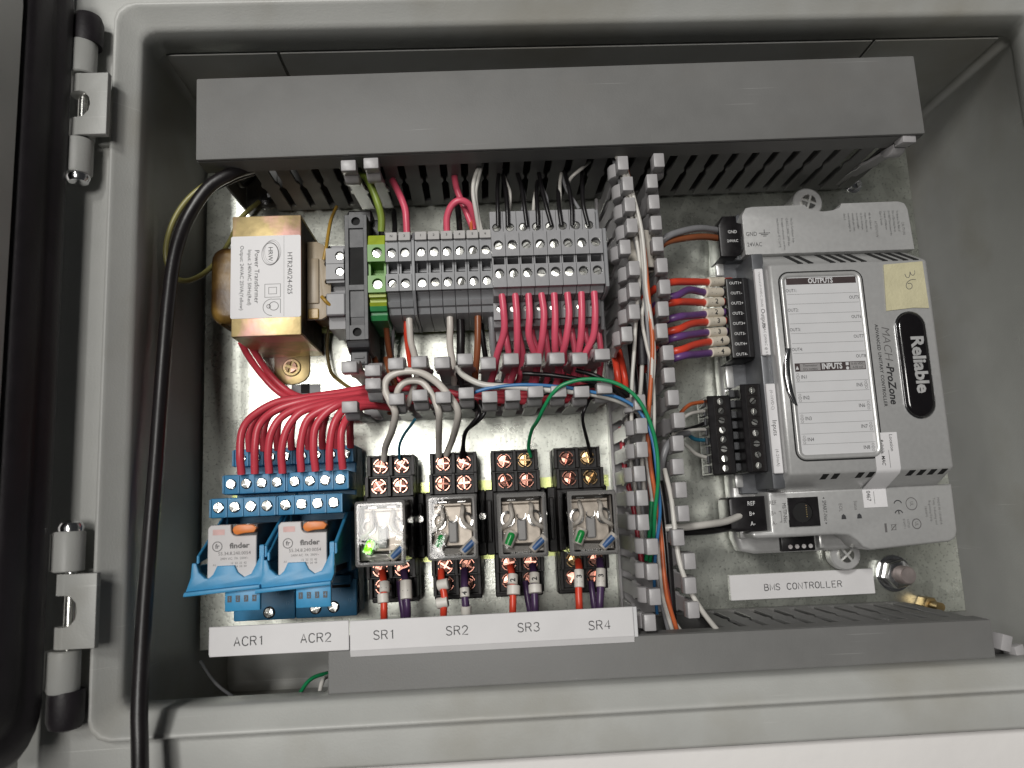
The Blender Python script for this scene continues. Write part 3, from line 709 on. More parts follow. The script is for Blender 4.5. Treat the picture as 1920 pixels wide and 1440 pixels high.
# eight double level terminals
DLX = [9.9 + 5.72 * i for i in range(8)]
def dl_parts(root, x, w):
    x0, x1 = x - w / 2 + .07, x + w / 2 - .07
    b = MB().prism([(127.4, 8), (127.4, 39.4), (126.4, 40.4), (114.6, 40.4), (112.2, 42), (112.2, 54.4), (101.6, 54.4), (101.2, 47.5), (98.6, 47.5), (98.2, 54.4), (88.6, 54.4), (86.4, 52.5), (86.2, 40.4), (78.6, 39.6), (76.6, 38), (76.6, 30), (72.6, 28), (72.6, 8)], 'x', x0, x1, .18, 1)
    b.holed(x0, x1, 114.8, 126.6, 40.4, 42.6, x, 119.4, 1.9); b.holed(x0, x1, 78.8, 86.1, 40.0, 42.4, x - .3, 83.6, 1.5)
    b.holed(x0, x1, 101.7, 112.1, 54.4, 57.6, x, 106.5, 2.0); b.holed(x0, x1, 88.7, 98.1, 54.4, 57.6, x, 94.5, 2.0)
    b.box(x0, x0 + .5, 47, 56, 97.8, 102); b.box(x1 - .5, x1, 47, 56, 97.8, 102)
    b.build('body', termm2, root)
    MB().box(x0 + .5, x1 - .5, 47.5, 47.9, 98.4, 101.4).build('bridge_slot', voidm, root)
    for z, h, rr in ((119.4, 40.7, 1.75), (106.4, 54.7, 1.85), (94.4, 54.7, 1.85), (83.5, 40.3, 1.4)):
        screw(root, x - (.3 if z < 84 else 0), h, z, rr, 'slot', steel, 1.3, slot=.5)
wno = ['leftmost', 'second from left', 'third from left', 'fourth from left', 'fifth from left', 'sixth from left', 'seventh from left', 'rightmost']
for i, x in enumerate(DLX):
    r = thing('double_terminal', 'light grey double-level terminal block, %s of the eight feeding pinkish red wires' % wno[i], 'terminal block', (x, 0, ZR), 'double-level terminal blocks')
    dl_parts(r, x, 5.66)
r = thing('end_plate', 'grey end plate closing the right end of the double-level terminals', 'end plate', (53.5, 0, ZR))
MB().prism([(127.2, 8), (127.2, 40), (112.6, 43), (112.4, 57.3), (87.6, 57.3), (86.0, 52), (86.0, 40), (74, 38), (74, 8)], 'x', 53.0, 54.6, .3, 1).build('plate', termm, r)

# ================================================================== PLUG-IN RELAYS IN BLUE SOCKETS
def blue_socket(cx, label, low_screws, tag_note):
    r = thing('relay_socket', label, 'relay socket', (cx, 0, -5), 'blue relay sockets')
    x0, x1 = cx - 12.6, cx + 12.6
    b = MB().box(x0, x1, 6, 24, -41, 30, .5)
    b.box(x0, x1, 20, 30.0, 22.4, 29.6, .5, 2)
    b.box(x0 + .1, x1 - .1, 20, 42.5, 10.6, 18.4, .6, 2)
    b.box(x0, x1, 20, 57.2, 1.3, 8.8, .6, 2)
    b.box(x0, x0 + 1.4, 20, 40, -22, 4, .4); b.box(x1 - 1.4, x1, 20, 40, -22, 4, .4)
    b.box(x0, x1, 20, 27, -41, -26, .6, 2)
    b.box(x0 + 1.8, x1 - 1.8, 24, 30, -27.6, -24, .5)
    for k in range(5):
        xx = cx + (-12.3 + 6.12 * k)
        b.box(xx - .35, xx + .35, 26, 30.8, 22.6, 29.2, .1); b.box(xx - .35, xx + .35, 40, 43.0, 11, 18, .1); b.box(xx - .35, xx + .35, 54, 57.7, 1.6, 8.4, .1)
    b.build('body', bluep, r)
    for k in range(4):
        xx = cx + (-9.2 + 6.12 * k)
        for z, h in ((26.0, 30.1), (14.7, 42.6), (5.3, 57.3)):
            MB().cyl((xx, h - .1, z - .1), (xx, h + .12, z - .1), 2.15, 16).build('hole', voidm, r)
            screw(r, xx, h + .05, z, 1.95, 'cross', steel, 1.1, slot=.5)
    for xx, z in low_screws:
        MB().cyl((xx, 26.8, z), (xx, 27.15, z), 2.5, 16).build('hole', voidm, r)
        screw(r, xx, 27.1, z, 2.1, 'cross', steel, 1.0, slot=.65)
    text('14', r, cx + 5.4, 27.1, -30.6, 1.3, blueink); text('12', r, cx + 9.6, 27.1, -34.6, 1.3, blueink); text('A1', r, cx - 3.5, 27.1, -36.6, 1.3, blueink); text('94.04', r, cx + 11.5, 27.1, -33.0, 1.0, blueink, 90)
    MB().box(cx + 2.5, cx + 10, 27.0, 27.25, -29.4, -28.2).build('slot', voidm, r)
    # retaining clip: front yoke, two arms, and a tab with four openings
    hx = lambda px, py: P(px, py, 70)
    pts = [(-16.3, -24.6), (-14.6, -19.6), (-14.2, -14.5), (-12.6, -14.6), (-11.6, -17.8), (-9.4, -20.0), (-8.2, -20.2), (-6.6, -18.8), (-5.2, -15.9), (1.0, -15.9), (2.2, -18.4), (4.4, -20.2), (7.0, -19.2), (8.6, -16.2), (10.2, -13.0), (11.6, -12.4), (11.6, -20.4), (10.6, -23.0)]
    cl = MB().prism([(cx + a, c) for a, c in pts], 'h', 66.6, 70.6, .5, 2)
    cl.prism([(cx - 16.3, -24.6), (cx + 10.6, -23.0), (cx + 10.6, -24.4), (cx - 16.6, -26.2)], 'h', 66.8, 72.2, .4, 2)
    cl.prism([(cx - 14.2, 70.4), (cx - 12.6, 70.4), (cx - 11.0, 30), (cx - 12.6, 30)], 'z', -20.5, -15.5, .3, 1)
    cl.prism([(cx + 10.0, 70.4), (cx + 11.6, 70.4), (cx + 12.4, 30), (cx + 10.9, 30)], 'z', -18.0, -9.0, .3, 1)
    # slanting cheek that runs back from the right arm
    cl.prism([(-13.4, 69.5), (-9.6, 69.5), (6, 34), (6, 26), (-9, 26)], 'x', cx + 11.2, cx + 12.5, .3, 1)
    cl.prism([(-14.8, 69.5), (-12.0, 69.5), (6, 34), (6, 26), (-9, 26)], 'x', cx - 12.9, cx - 11.9, .3, 1)
    cl.box(cx - 2.4, cx + 10.3, 68.0, 70.2, -32.2, -24.0, .5, 2)
    c_ = cl.build('retaining_clip', bluec, r)
    op = MB()
    for k in range(4): op.box(cx - .6 + 2.95 * k - .75, cx - .6 + 2.95 * k + .75, 70.1, 70.32, -28.9, -26.6)
    o_ = op.build('openings', darkp, c_)
    for k in range(4): text(str(k + 1), c_, cx - .6 + 2.95 * k, 70.36, -27.75, 1.5, bluep, xs=.8)
    return r
blue_socket(-92.4, 'left blue relay socket above the ACR1 label with its clip pulled askew to the left', [(-90.4, -38.0)], '')
blue_socket(-67.0, 'right blue relay socket above the ACR2 label', [(-71.4, -37.2), (-64.0, -37.0)], '')
def white_relay(cx, label):
    r = thing('plug_in_relay', label, 'relay', (cx, 30, -11), 'white faced plug-in relays')
    x0, x1, z0, z1 = cx - 8.9, cx + 8.9, -21.5, -1.2
    MB().box(x0, x1, 28, 67.8, z0, z1, .6, 2).build('case', darkp, r)
    pts = rpoly(x0 + .1, x1 - .1, z0 + .1, z1 - .1, .9)
    # face with the corner cut out for the orange lever
    face = [(x0 + .1, z0 + .1), (x1 - .1, z0 + .1), (x1 - .1, z1 - 4.3), (cx + 1.4, z1 - 4.3), (cx + .4, z1 - 3.9), (cx - .3, z1 - 3.0), (cx - .5, z1 - 1.6), (cx - .5, z1 - .1), (x0 + 1.2, z1 - .1), (x0 + .1, z1 - 1.2)]
    f_ = MB().prism(face, 'h', 67.7, 69.3, .25, 1).build('face', relayw, r)
    lv = [(cx + .7 + 1.7 * (1 - math.cos(t)), z1 - 2.0 + 1.75 * math.sin(t)) for t in [math.pi * (.5 + i / 8) for i in range(0)]] or [(cx + .3, z1 - 2.1), (cx + .8, z1 - .9), (cx + 2.0, z1 - .3), (cx + 4.6, z1 - .2), (cx + 7.6, z1 - .4), (cx + 9.2, z1 - 1.6), (cx + 8.2, z1 - 3.2), (cx + 4.4, z1 - 3.4), (cx + 2.0, z1 - 3.9), (cx + .9, z1 - 3.4)]
    MB().prism(lv, 'h', 67.7, 70.4, .5, 2).build('test_lever', orangep, r)
    h = 69.36
    text('finder', f_, cx + 2.7, h, -9.0, 1.95, greyink, xs=1.12, bold=.05)
    em = MB(); ringline(em, cx - 5.3, -9.0, 1.85, 1.85, .3, h, 0); em.build('emblem', greyink, f_)
    text('fr', f_, cx - 5.3, h, -9.0, 1.7, greyink, bold=.03)
    text('55.34.8.240.0054', f_, cx + .9, h, -11.7, 1.25, greyink, xs=1.0); text('240V AC  7A  250V~', f_, cx + .9, h, -13.5, .85, greyink, xs=1.0)
    text('12  22  32  42', f_, cx + 2.4, h, -15.2, .75, greyink); text('14  24  34  44', f_, cx + 2.4, h, -16.4, .75, greyink); text('A1', f_, cx - 6.2, h, -15.6, .75, greyink); text('A2', f_, cx - 6.2, h, -19.4, .75, greyink)
    pk = MB(); pk.add([(cx - 7.0, h, -4.9), (cx - 2.7, h, -4.9), (cx - 2.7, h, -2.9), (cx - 7.0, h, -2.9)], [(0, 1, 2, 3)]); pk.build('printed_patch', pinkink, f_)
    return r
white_relay(-92.6, 'white faced plug-in relay with orange lever in the left blue socket, above ACR1')
white_relay(-67.1, 'white faced plug-in relay with orange lever in the right blue socket, above ACR2')

# ================================================================== CLEAR RELAYS IN BLACK SCREW SOCKETS
SRX = [-39.25, -12.55, 13.75, 40.75]
def black_socket(cx, i):
    r = thing('screw_socket', 'black screw-terminal relay socket with coppery screws above the SR%d label' % (i + 1), 'relay socket', (cx, 0, -6), 'black relay sockets')
    b = MB().box(cx - 10.2, cx + 10.2, 7.8, 17, -37.5, 25.0, .5)
    b.box(cx - 13.2, cx + 13.2, 7.9, 19, -19.5, 8.5, .5)
    b.box(cx - 10.0, cx + 10.0, 16, 31.0, -18.5, 7.2, .4)
    b.box(cx - 8.4, cx + 8.4, 30, 36.0, -17.5, 5.4, .4)
    for (za, zb, h) in ((15.9, 24.9, 24.0), (7.1, 15.7, 31.0), (-26.2, -18.4, 31.0), (-35.0, -26.4, 24.0)):
        b.box(cx - 9.9, cx + 9.9, 16, h, za, zb, .2)
        for xx in (-9.3, 0, 9.3): b.box(cx + xx - .75, cx + xx + .75, h - .2, h + 3.2, za + .1, zb - .1, .2)
        zz = zb - .9 if za > -10 else za
        b.box(cx - 9.6, cx + 9.6, h - .2, h + 2.4, zz, zz + .8, .15)
    for sx in (-11.6, 11.6):
        b.box(cx + sx - .9, cx + sx + .9, 18, 22, -14, 4, .3)
    for xx in (-5, 0, 5): b.box(cx + xx - 1, cx + xx + 1, 17, 20.5, 24.2, 25.4, .2)
    b.build('body', sockm, r)
    for k in (-1, 1):
        for z, h in ((20.3, 24.2), (11.5, 31.2), (-22.3, 31.2), (-30.0, 24.2)):
            xx = cx + 4.5 * k
            m = brassy if (i == 2 and k == 1 and z > 20) or (i == 3 and k == 1 and z > 0) or (i == 3 and k == -1 and z == -22.3) else copper
            w = MB().cyl((xx, h - .4, z), (xx, h + .5, z), 2.3, 14)
            for q in range(4):   # turned up washer ears
                a0 = q * 90 + 45
                arc = []
                for t in range(5):
                    a = math.radians(a0 - 32 + 16 * t); arc.append((math.cos(a), math.sin(a)))
                w.prism([(xx + 3.25 * a, z + 3.25 * c) for a, c in arc] + [(xx + 2.65 * a, z + 2.65 * c) for a, c in reversed(arc)], 'h', h + .4, h + 1.7, .12, 1)
            wo = w.build('clamp_washer', m, r)
            screw(r, xx, h + .5, z, 2.5, 'cross', m, 1.9, slot=.8)
    # spring pin on the flank
    MB().cyl((cx + 11.6, 21.5, -2.8), (cx + 11.6, 24.5, -2.8), 1.5, 12).build('pin', steel, r)
    return r
for i, x in enumerate(SRX): black_socket(x, i)

coilm = M('brown_coil_tape', (0.24, 0.19, 0.15), 0.4, var=0.2)
framem = M('relay_frame_metal', (0.42, 0.38, 0.34), 0.42, metal=0.6, var=0.2, scale=300)
basem = M('smoky_brown_plastic', (0.14, 0.125, 0.115), 0.4)
def clear_relay(cx, i, tilt):
    note = ['its green lamp lit and glaring white reflections', 'a whitish interior and its green lamp dark', 'a dark interior and its green lamp dark', 'its left flank showing, beside the tall open duct']
    r = thing('clear_relay', 'clear plastic cased relay above SR%d, with %s' % (i + 1, note[i]), 'relay', (cx, 36, -6.2), 'clear cased relays')
    x0, x1, z0, z1, hb, ht = cx - 9.2, cx + 9.2, -18.1, 5.6, 36.2, 70.0
    MB().box(x0 + .5, x1 - .5, 36.1, 44, z0 + .5, z1 - .5, .3).build('base', basem, r)
    sd = MB(); sd.box(x0 + .7, x0 + 1.5, 44, 62, z0 + 1.5, z1 - 2, .2); sd.box(x1 - 1.5, x1 - .7, 44, 62, z0 + 1.5, z1 - 2, .2); sd.build('inner_frame', basem, r)
    # coil, frame and contacts
    c = MB(); c.cyl((cx, 44, -7.5), (cx, 58.5, -7.5), 5.6, 20); c.build('coil', coilm, r)
    f_ = MB(); f_.box(cx - 7.4, cx + 7.4, 58.6, 60.0, -13.5, 1.6, .4); f_.box(cx - 7.4, cx + 7.4, 44, 60, 1.6, 2.8, .3)
    f_.build('frame', framem, r)
    st = MB(); st.box(cx - 1.7, cx + 1.7, 60, 63.5, -12.2, -4.0, .5); st.build('core_post', termm2, r)
    wd = MB()
    for s in (-1, 1):
        for rr in (2.5, 2.1):
            wd.tube([(cx + s * 5.2 + rr * math.cos(a), 62.0, -4.0 + rr * 1.15 * math.sin(a)) for a in [2 * math.pi * t / 14 for t in range(15)]], .32, 6, 2)
    wd.tube([(cx - 1.6, 63.8, -2.2), (cx - 1.5, 63.8, -3.6), (cx, 63.8, -4.6), (cx + 1.5, 63.8, -3.6), (cx + 1.6, 63.8, -2.2)], .22, 6)
    wd.build('contact_springs', chrome, r)
    for s in (-1, 1):
        MB().tube([(cx + s * 3.6, 58, 2.0), (cx + s * 4.0, 63.5, .4), (cx + s * 3.6, 65, -2.6), (cx + s * 4.6, 65, -5.2), (cx + s * 7.6, 63, -7.4), (cx + s * 8.4, 58, -8.4)], .85, 8).build('braid_lead', armm, r)
        MB().box(cx + s * 3.6 - 1.6, cx + s * 3.6 + 1.6, 62, 62.6, 2.9, 3.4, .1).build('contact_blade', chrome, r)
    pc = MB().prism([(cx - 8.0, -16.4), (cx + 8.0, -16.4), (cx + 8.3, -9.0), (cx + 4.2, -14.4), (cx - 3.5, -14.0), (cx - 4.6, -8.4), (cx - 7.0, -9.2)], 'h', 62.2, 63.0, .2).build('clear_tray', frosty, r)
    # lamp, leaning
    a = math.radians(24); d = Vector((math.sin(a), 0, math.cos(a))); c0 = Vector((cx - 5.7, 65.2, -13.4))
    body = MB(); body.tube([c0, c0 + d * 1.8, c0 + d * 3.7], 1.55, 14, smooth=False); body.lathe(c0 + d * 3.7, d, [(1.55, 0), (1.35, .8), (.8, 1.3), (0, 1.5)], 14)
    ld = body.build('lamp', ledon if i == 0 else ledoff, r)
    sl = MB(); sl.tube([c0 - d * .6 + Vector((0, -1.0, 0)), c0 + d * 5.4 + Vector((0, -1.3, 0))], 2.3, 14, smooth=False); sl.build('lamp_shroud', frosty if i == 0 else armm, r)
    if i == 0: MB().lathe(tuple(c0 + d * 3.0 + Vector((0, 1.3, 0))), (0, 1, 0), [(.55, 0), (.5, .3), (0, .5)], 10).build('chip', ledhot, ld)
    # resistor with pale caps
    a = math.radians(48); d = Vector((math.sin(a), 0, math.cos(a))); c0 = Vector((cx + 3.8, 66.2, -15.4))
    MB().cyl(c0, c0 + d * 5.2, 1.15, 12).build('resistor', resm, r)
    MB().cyl(c0 - d * .9 + Vector((0, -.6, 0)), c0 + d * 6.2 + Vector((0, -1.6, 0)), 1.75, 12).build('resistor_sleeve', armm, r)
    text('10A 240VAC/DC 28V', r, cx, 64.6, -16.6, .85, whiteink, xs=.9, res=1)
    # cover: one moulded box, its rims a little cloudy
    cv = MB().loft([rrect(x0, x1, z0, z1, .9, hb, 3), rrect(x0, x1, z0, z1, .9, ht - .8, 3), rrect(x0 + .8, x1 - .8, z0 + .8, z1 - .8, .9, ht, 3)], cap1=True).build('cover', glassy, r, ang=25)
    rm = MB(); o = .02
    rm.loft([rrect(x0 - o, x1 + o, z0 - o, z1 + o, .9, ht - 2.0, 3), rrect(x0 - o, x1 + o, z0 - o, z1 + o, .9, ht - .8, 3), rrect(x0 + .78, x1 - .78, z0 + .78, z1 - .78, .9, ht + o, 3), rrect(x0 + 1.5, x1 - 1.5, z0 + 1.5, z1 - 1.5, .6, ht + o, 3)])
    rm.build('cover_rim', frosty, cv, ang=25)
    r.rotation_euler = tilt
    return r
RAD = math.radians
# each relay sits in its socket with a little play
clear_relay(-38.6, 0, (RAD(1.2), 0, RAD(-.2)))
clear_relay(-12.5, 1, (RAD(-.6), 0, RAD(.6)))
clear_relay(13.9, 2, (0, 0, 0))
clear_relay(40.3, 3, (RAD(.6), 0, 0))

# ================================================================== CONTROLLER
ct = thing('controller', 'silver building controller with a white input and output card and a black oval badge', 'controller', (160, 0, 55))
# base tray and dark wiring ledge
b = MB().prism([(111.5, -17.5), (113.5, -23.5), (120, -25.0), (160, -25.0), (203.4, -22.0), (204, 0), (200.5, 131.5), (121, 131.5), (114.6, 124), (111.8, 100)], 'h', 1.0, 11.5, 1.6, 2).build('tray', silverp, ct, ang=50)
b = MB().box(114.8, 130, 11, 15.5, 1.5, 108.5, .5); b.prism([(116.4, 108.0), (113.8, 121), (117.5, 127.6), (124, 131), (124, 108)], 'h', 10, 21, 1.2, 2); b.build('wiring_ledge', silverd, ct)
for za, zb in ((102.5, 113), (49.5, 60.0), (4.5, 10.5), (-18, -8)):
    MB().box(112.4, 116.2, 9, 15.8, za, zb, .8, 2).build('clip_post', silverp, ct)
# upper wing with the recess round its mounting screw
pts = [(122.5, 108.5), (122.5, 127), (124.4, 130.4), (127.5, 131.0), (151.8, 131.2)]
for i in range(7):
    a = math.radians(180 + 180 * i / 6); pts.append((160.6 + 8.6 * math.cos(a), 131.2 + 3.4 * math.sin(a)))
pts += [(169.0, 131.4), (195.6, 131.6), (198.6, 130.6), (199.8, 127.6), (200.6, 108.5)]
MB().prism(pts, 'h', 8, 28.0, 2.2, 3, 'top').build('upper_wing', silverp, ct, ang=50)
# tall middle body, sloping at top and bottom into the wings
st = MB()
st.prism([(-.5, 10), (1.5, 27.4), (8.0, 41.6), (9.2, 42.3), (98.2, 42.3), (99.4, 41.6), (107.2, 27.4), (110, 10)], 'x', 126.4, 198.6, 1.8, 3)
st.xform(lambda v: (v[0] if v[0] < 150 else v[0] - (v[1] - 10) * .04, v[1], v[2]))
st.build('middle_body', silverp, ct, ang=50)
# lower wing with its cut back left part
pts = [(122.2, 2.0), (122.2, -14.4), (114.6, -14.6), (113.6, -15.6), (114.4, -17.0), (116.5, -17.6), (150, -17.4), (155.5, -18.0), (159.0, -20.4), (161.2, -23.2), (164.5, -24.6), (199.6, -22.6), (202.4, -21.2), (203.6, -18.2), (203.8, 2.0)]
MB().prism(pts, 'h', 8, 28.0, 1.8, 3, 'top').build('lower_wing', silverp, ct, ang=50)
# vents: near-black bars laid on the slopes, their inner shade put into the colour
def slot_on(x, za, ha, zb, hb, w, lean=0.0):
    m = MB(); n_ = Vector((0, (zb - za) * 1.0, -(hb - ha))).normalized()
    n_ = Vector((0, abs(n_.y), n_.z if za > 50 else n_.z))
    d = Vector((0, hb - ha, zb - za)).normalized(); up = Vector((0, d.z, -d.y))
    if up.y < 0: up = -up
    A, B = Vector((x, ha, za)), Vector((x + lean, hb, zb))
    q = [A + Vector((s * w / 2, 0, 0)) + up * t for t in (-.6, .14) for s in (-1, 1)] + [B + Vector((s * w / 2, 0, 0)) + up * t for t in (-.6, .14) for s in (-1, 1)]
    m.add(q, [(0, 1, 3, 2), (4, 6, 7, 5), (0, 4, 5, 1), (2, 3, 7, 6), (0, 2, 6, 4), (1, 5, 7, 3)])
    m.build('vent', voidm, ct)
for x in (141, 145.6, 155.4, 160.0, 164.6, 169.2, 178.6, 183.2, 187.8, 192.4):
    slot_on(x, 107.3, 27.3, 99.2, 41.9, 2.5)
for x in (142.5, 147.2, 157.6, 162.2, 166.8, 179.4, 184.0, 188.6, 193.2):
    slot_on(x, 1.4, 26.6, 8.2, 41.8, 2.6)
# mounting ears and screws
for (cx, cz, ch) in ((*P(1515, 379, 21), 19), (162.6, -27.4, 5.8)):
    MB().lathe((cx, 2, cz), (0, 1, 0), [(7.0, 0), (7.0, ch - .6), (6.4, ch), (0, ch)], 28).build('mounting_ear', silverp, ct)
    screw(ct, cx, ch + .1, cz, 4.0, 'cross', steel, 2.8, slot=1.1)
# card window
fr = MB()
def cring(o, h): return rrect(130.8 + o, 166.9 - o, 14.3 + o, 94.9 - o, max(.6, 4 - o), h, 5)
MB().loft([cring(-.6, 42.0), cring(-.6, 42.45), cring(-.1, 42.5), cring(.0, 42.5)]).build('window_groove', voidm, ct)
MB().loft([cring(0.1, 42.0), cring(.1, 42.9), cring(.5, 43.3), cring(1.2, 43.3), cring(2.0, 42.7), cring(2.3, 42.4)]).build('window_frame', silverp, ct, ang=50)
tabp = [(130.9, 62), (129.2, 57), (128.6, 50), (129.4, 43), (131.4, 37), (133.2, 37), (131.9, 43), (131.4, 50), (131.8, 57), (132.8, 62)]
MB().prism(tabp, 'h', 41.4, 43.4, .5, 2).build('window_catch', chrome, ct, ang=60)
MB().prism([(130.2, 60), (128.8, 55), (128.2, 50), (128.9, 44), (130.5, 39), (131.2, 44), (130.9, 50), (131.0, 55)], 'h', 41.8, 42.5).build('catch_recess', voidm, ct)
card = MB().box(133.0, 164.9, 42.0, 42.6, 16.3, 92.8).build('card', cardw, ct)
h = 42.64
ink2 = M('brown_black_print', (0.05, 0.035, 0.035), 0.5)
for za, zb in ((89.6, 92.5), (51.6, 55.2)):
    MB().add([(133.6, h, za), (164.2, h, za), (164.2, h, zb), (133.6, h, zb)], [(0, 1, 2, 3)]).build('header_print', ink2, card)
text('OUTPUTS', card, 148.6, h + .04, 91.0, 2.3, cardw, xs=.78, bold=.05)
text('INPUTS', card, 149.6, h + .04, 53.4, 2.5, cardw, xs=.78, bold=.05)
pl = MB()
for a in ((135.8, 144.6, 51.9, 54.9), (157.4, 163.9, 51.9, 54.9)): pl.add([(a[0], h + .02, a[2]), (a[1], h + .02, a[2]), (a[1], h + .02, a[3]), (a[0], h + .02, a[3])], [(0, 1, 2, 3)])
pl.build('header_patch', M('half_tone_print', (0.30, 0.29, 0.29), 0.5), card)
text('Thermistor', card, 140.2, h + .06, 54.1, 1.0, ink, xs=1.0); text('Dry contact', card, 140.2, h + .06, 52.6, 1.0, ink, xs=.92)
text('0-10 VDC', card, 160.7, h + .06, 54.1, 1.0, ink, xs=.95); text('4-20 mA', card, 160.7, h + .06, 52.6, 1.0, ink, xs=.95)
mkp = MB().add([(133.9, h + .05, 52.5), (135.3, h + .05, 52.5), (134.6, h + .05, 54.1)], [(0, 1, 2)]); mkp.add([(155.6, h + .05, 53.6), (156.9, h + .05, 53.6), (156.9, h + .05, 54.9), (155.6, h + .05, 54.9)], [(0, 1, 2, 3)])
mkp.add([(156.25 + .7 * math.cos(t * .628), h + .05, 52.4 + .7 * math.sin(t * .628)) for t in range(10)], [tuple(range(10))]); mkp.build('header_symbols', cardw, card)
rl = MB(); po, pi_ = (89.6 - 55.2) / 8, (51.6 - 16.3) / 8
for k in range(1, 8): z = 89.6 - k * po; rl.add([(133.4, h, z - .07), (164.5, h, z - .07), (164.5, h, z + .07), (133.4, h, z + .07)], [(0, 1, 2, 3)])
for k in range(1, 8): z = 51.6 - k * pi_; rl.add([(133.4, h, z - .07), (164.5, h, z - .07), (164.5, h, z + .07), (133.4, h, z + .07)], [(0, 1, 2, 3)])
rl.build('ruled_lines', lineink, card)
for k in range(4):
    text('OUT%d:' % (k + 1), card, 135.4, h + .01, 89.6 - (2 * k + .62) * po, 1.45, ink, xs=.85)
    text('OUT%d' % (k + 5), card, 162.6, h + .01, 89.6 - (2 * k + 1.5) * po, 1.45, ink, xs=.85)
    text('IN%d' % (k + 1), card, 137.2, h + .01, 51.6 - (2 * k + .55) * pi_, 1.6, ink, xs=.85)
    text('IN%d' % (k + 5), card, 160.6, h + .01, 51.6 - (2 * k + 1.5) * pi_, 1.6, ink, xs=.85)
ic = MB()
for k in range(4):
    for x, z in ((134.5, 51.6 - (2 * k + .55) * pi_), (163.4, 51.6 - (2 * k + 1.5) * pi_)):
        ringline(ic, x, z + 1.2, .55, .55, .14, h + .01, 0, 12); ringline(ic, x, z - 1.2, .55, .55, .14, h + .01, 0, 12); frame2(ic, x - .7, x + .7, z - .4, z + .4, .14, h + .02)
ic.build('input_symbols', greyink, card)
# black oval badge
bx = 185.6
def stad(r, h, z0=36.4, z1=69.2, n=12):
    return [(bx + r * math.cos(math.pi * i / n), h, z1 + r * math.sin(math.pi * i / n)) for i in range(n + 1)] + [(bx + r * math.cos(math.pi + math.pi * i / n), h, z0 + r * math.sin(math.pi + math.pi * i / n)) for i in range(n + 1)]
MB().loft([stad(6.9, 42.2), stad(6.9, 42.7), stad(6.6, 42.9), stad(6.3, 42.8)], cap1=True).build('badge_edge', chrome, ct, ang=50)
blackg = M('black_gloss_enamel', (0.008, 0.007, 0.008), 0.14, var=0.1, coat=0.6)
silverl = M('bright_silver_lettering', (0.62, 0.62, 0.62), 0.3, metal=0.4)
bdg = MB().loft([stad(6.35, 42.3), stad(6.35, 43.2), stad(6.0, 43.8), stad(4.8, 44.2), stad(2.5, 44.4)], cap1=True).build('badge', blackg, ct, ang=60)
text('Reliable', bdg, 186.6, 44.1, 52.6, 5.6, silverl, 90, xs=1.06, bold=.045, ext=.18, sp=.97)
text('CONTROLS', bdg, 181.7, 43.95, 51.0, 1.9, lineink, 90, xs=.9, sp=1.75)
text('MACH', ct, 174.6, 42.4, 62.6, 3.6, greyink, 90, xs=1.05, bold=-.01, shear=.25)
text('-ProZone', ct, 174.6, 42.4, 45.2, 3.3, ink, 90, xs=1.0, bold=.035, shear=.2)
text('ADVANCED UNITARY CONTROLLER', ct, 170.9, 42.4, 53.2, 1.45, ink, 90, xs=1.0, bold=.02, sp=1.1, shear=.1)
# upper wing print
h = 28.05
text('GND', ct, 126.0, h, 118.0, 2.0, ink, xs=.85); text('24VAC', ct, 127.0, h, 113.0, 2.0, ink, xs=.85)
es_ = MB()
for k, w in enumerate((2.6, 1.7, .8)): es_.add([(132 - w, h, 118.2 - k * .7), (132 + w, h, 118.2 - k * .7), (132 + w, h, 118.5 - k * .7), (132 - w, h, 118.5 - k * .7)], [(0, 1, 2, 3)])
es_.add([(131.85, h, 118.5), (132.15, h, 118.5), (132.15, h, 120), (131.85, h, 120)], [(0, 1, 2, 3)]); es_.build('earth_symbol', ink, ct)
def para(lines, x, z, size, step, mat=ink, bold=0.0, cx=None):
    for i, t in enumerate(lines): text(t, ct, x - i * step, h, z, size, mat, 90, 'LEFT' if cx is None else 'CENTER', xs=.78, res=1, bold=bold)
para(['Use Cu Conductors Only', 'CLASS 2, 24VAC, 26VA max.', 'for supply connections, use wires', 'rated for at least 75°C (167°F)'], 145.0, 125.2, 1.05, 2.15)
para(['ATTENTION'], 184.0, 118.6, 1.3, 1.9, greyink, 0, 1)
para(['Afin de réduire les', 'risques d’incendie ou', 'de choc électrique,', 'ne jamais installer', 'ensemble plus d’une', 'source électrique de', 'classe 2.'], 181.6, 126.6, 1.0, 1.95)
para(['CAUTION'], 196.6, 118.6, 1.3, 1.9, greyink, 0, 1)
para(['To Reduce The Risk of', 'Fire or Electrical Shock,', 'DO NOT Interconnect the', 'Outputs of Different', 'Class 2 Circuits.'], 194.6, 127.2, 1.0, 1.95)
# power plug
def plug(za, zb, xa, xb, ha, hb, name='plug', bev=.8):
    return MB().box(xa, xb, ha, hb, za, zb, bev, 2).build(name, blackp, ct)
p_ = MB().prism([(111.6, 108.5), (111.6, 123.4), (114, 127.8), (120.5, 127.8), (120.5, 124.6), (123.0, 124.0), (123.0, 111.8), (119, 108.0)], 'h', 9, 26.5, 1.0, 2).build('power_plug', blackp, ct)
text('GND', p_, 117.8, 26.6, 119.9, 1.45, whiteink, xs=.95); text('24VAC', p_, 117.6, 26.6, 115.6, 1.35, whiteink, xs=.95)
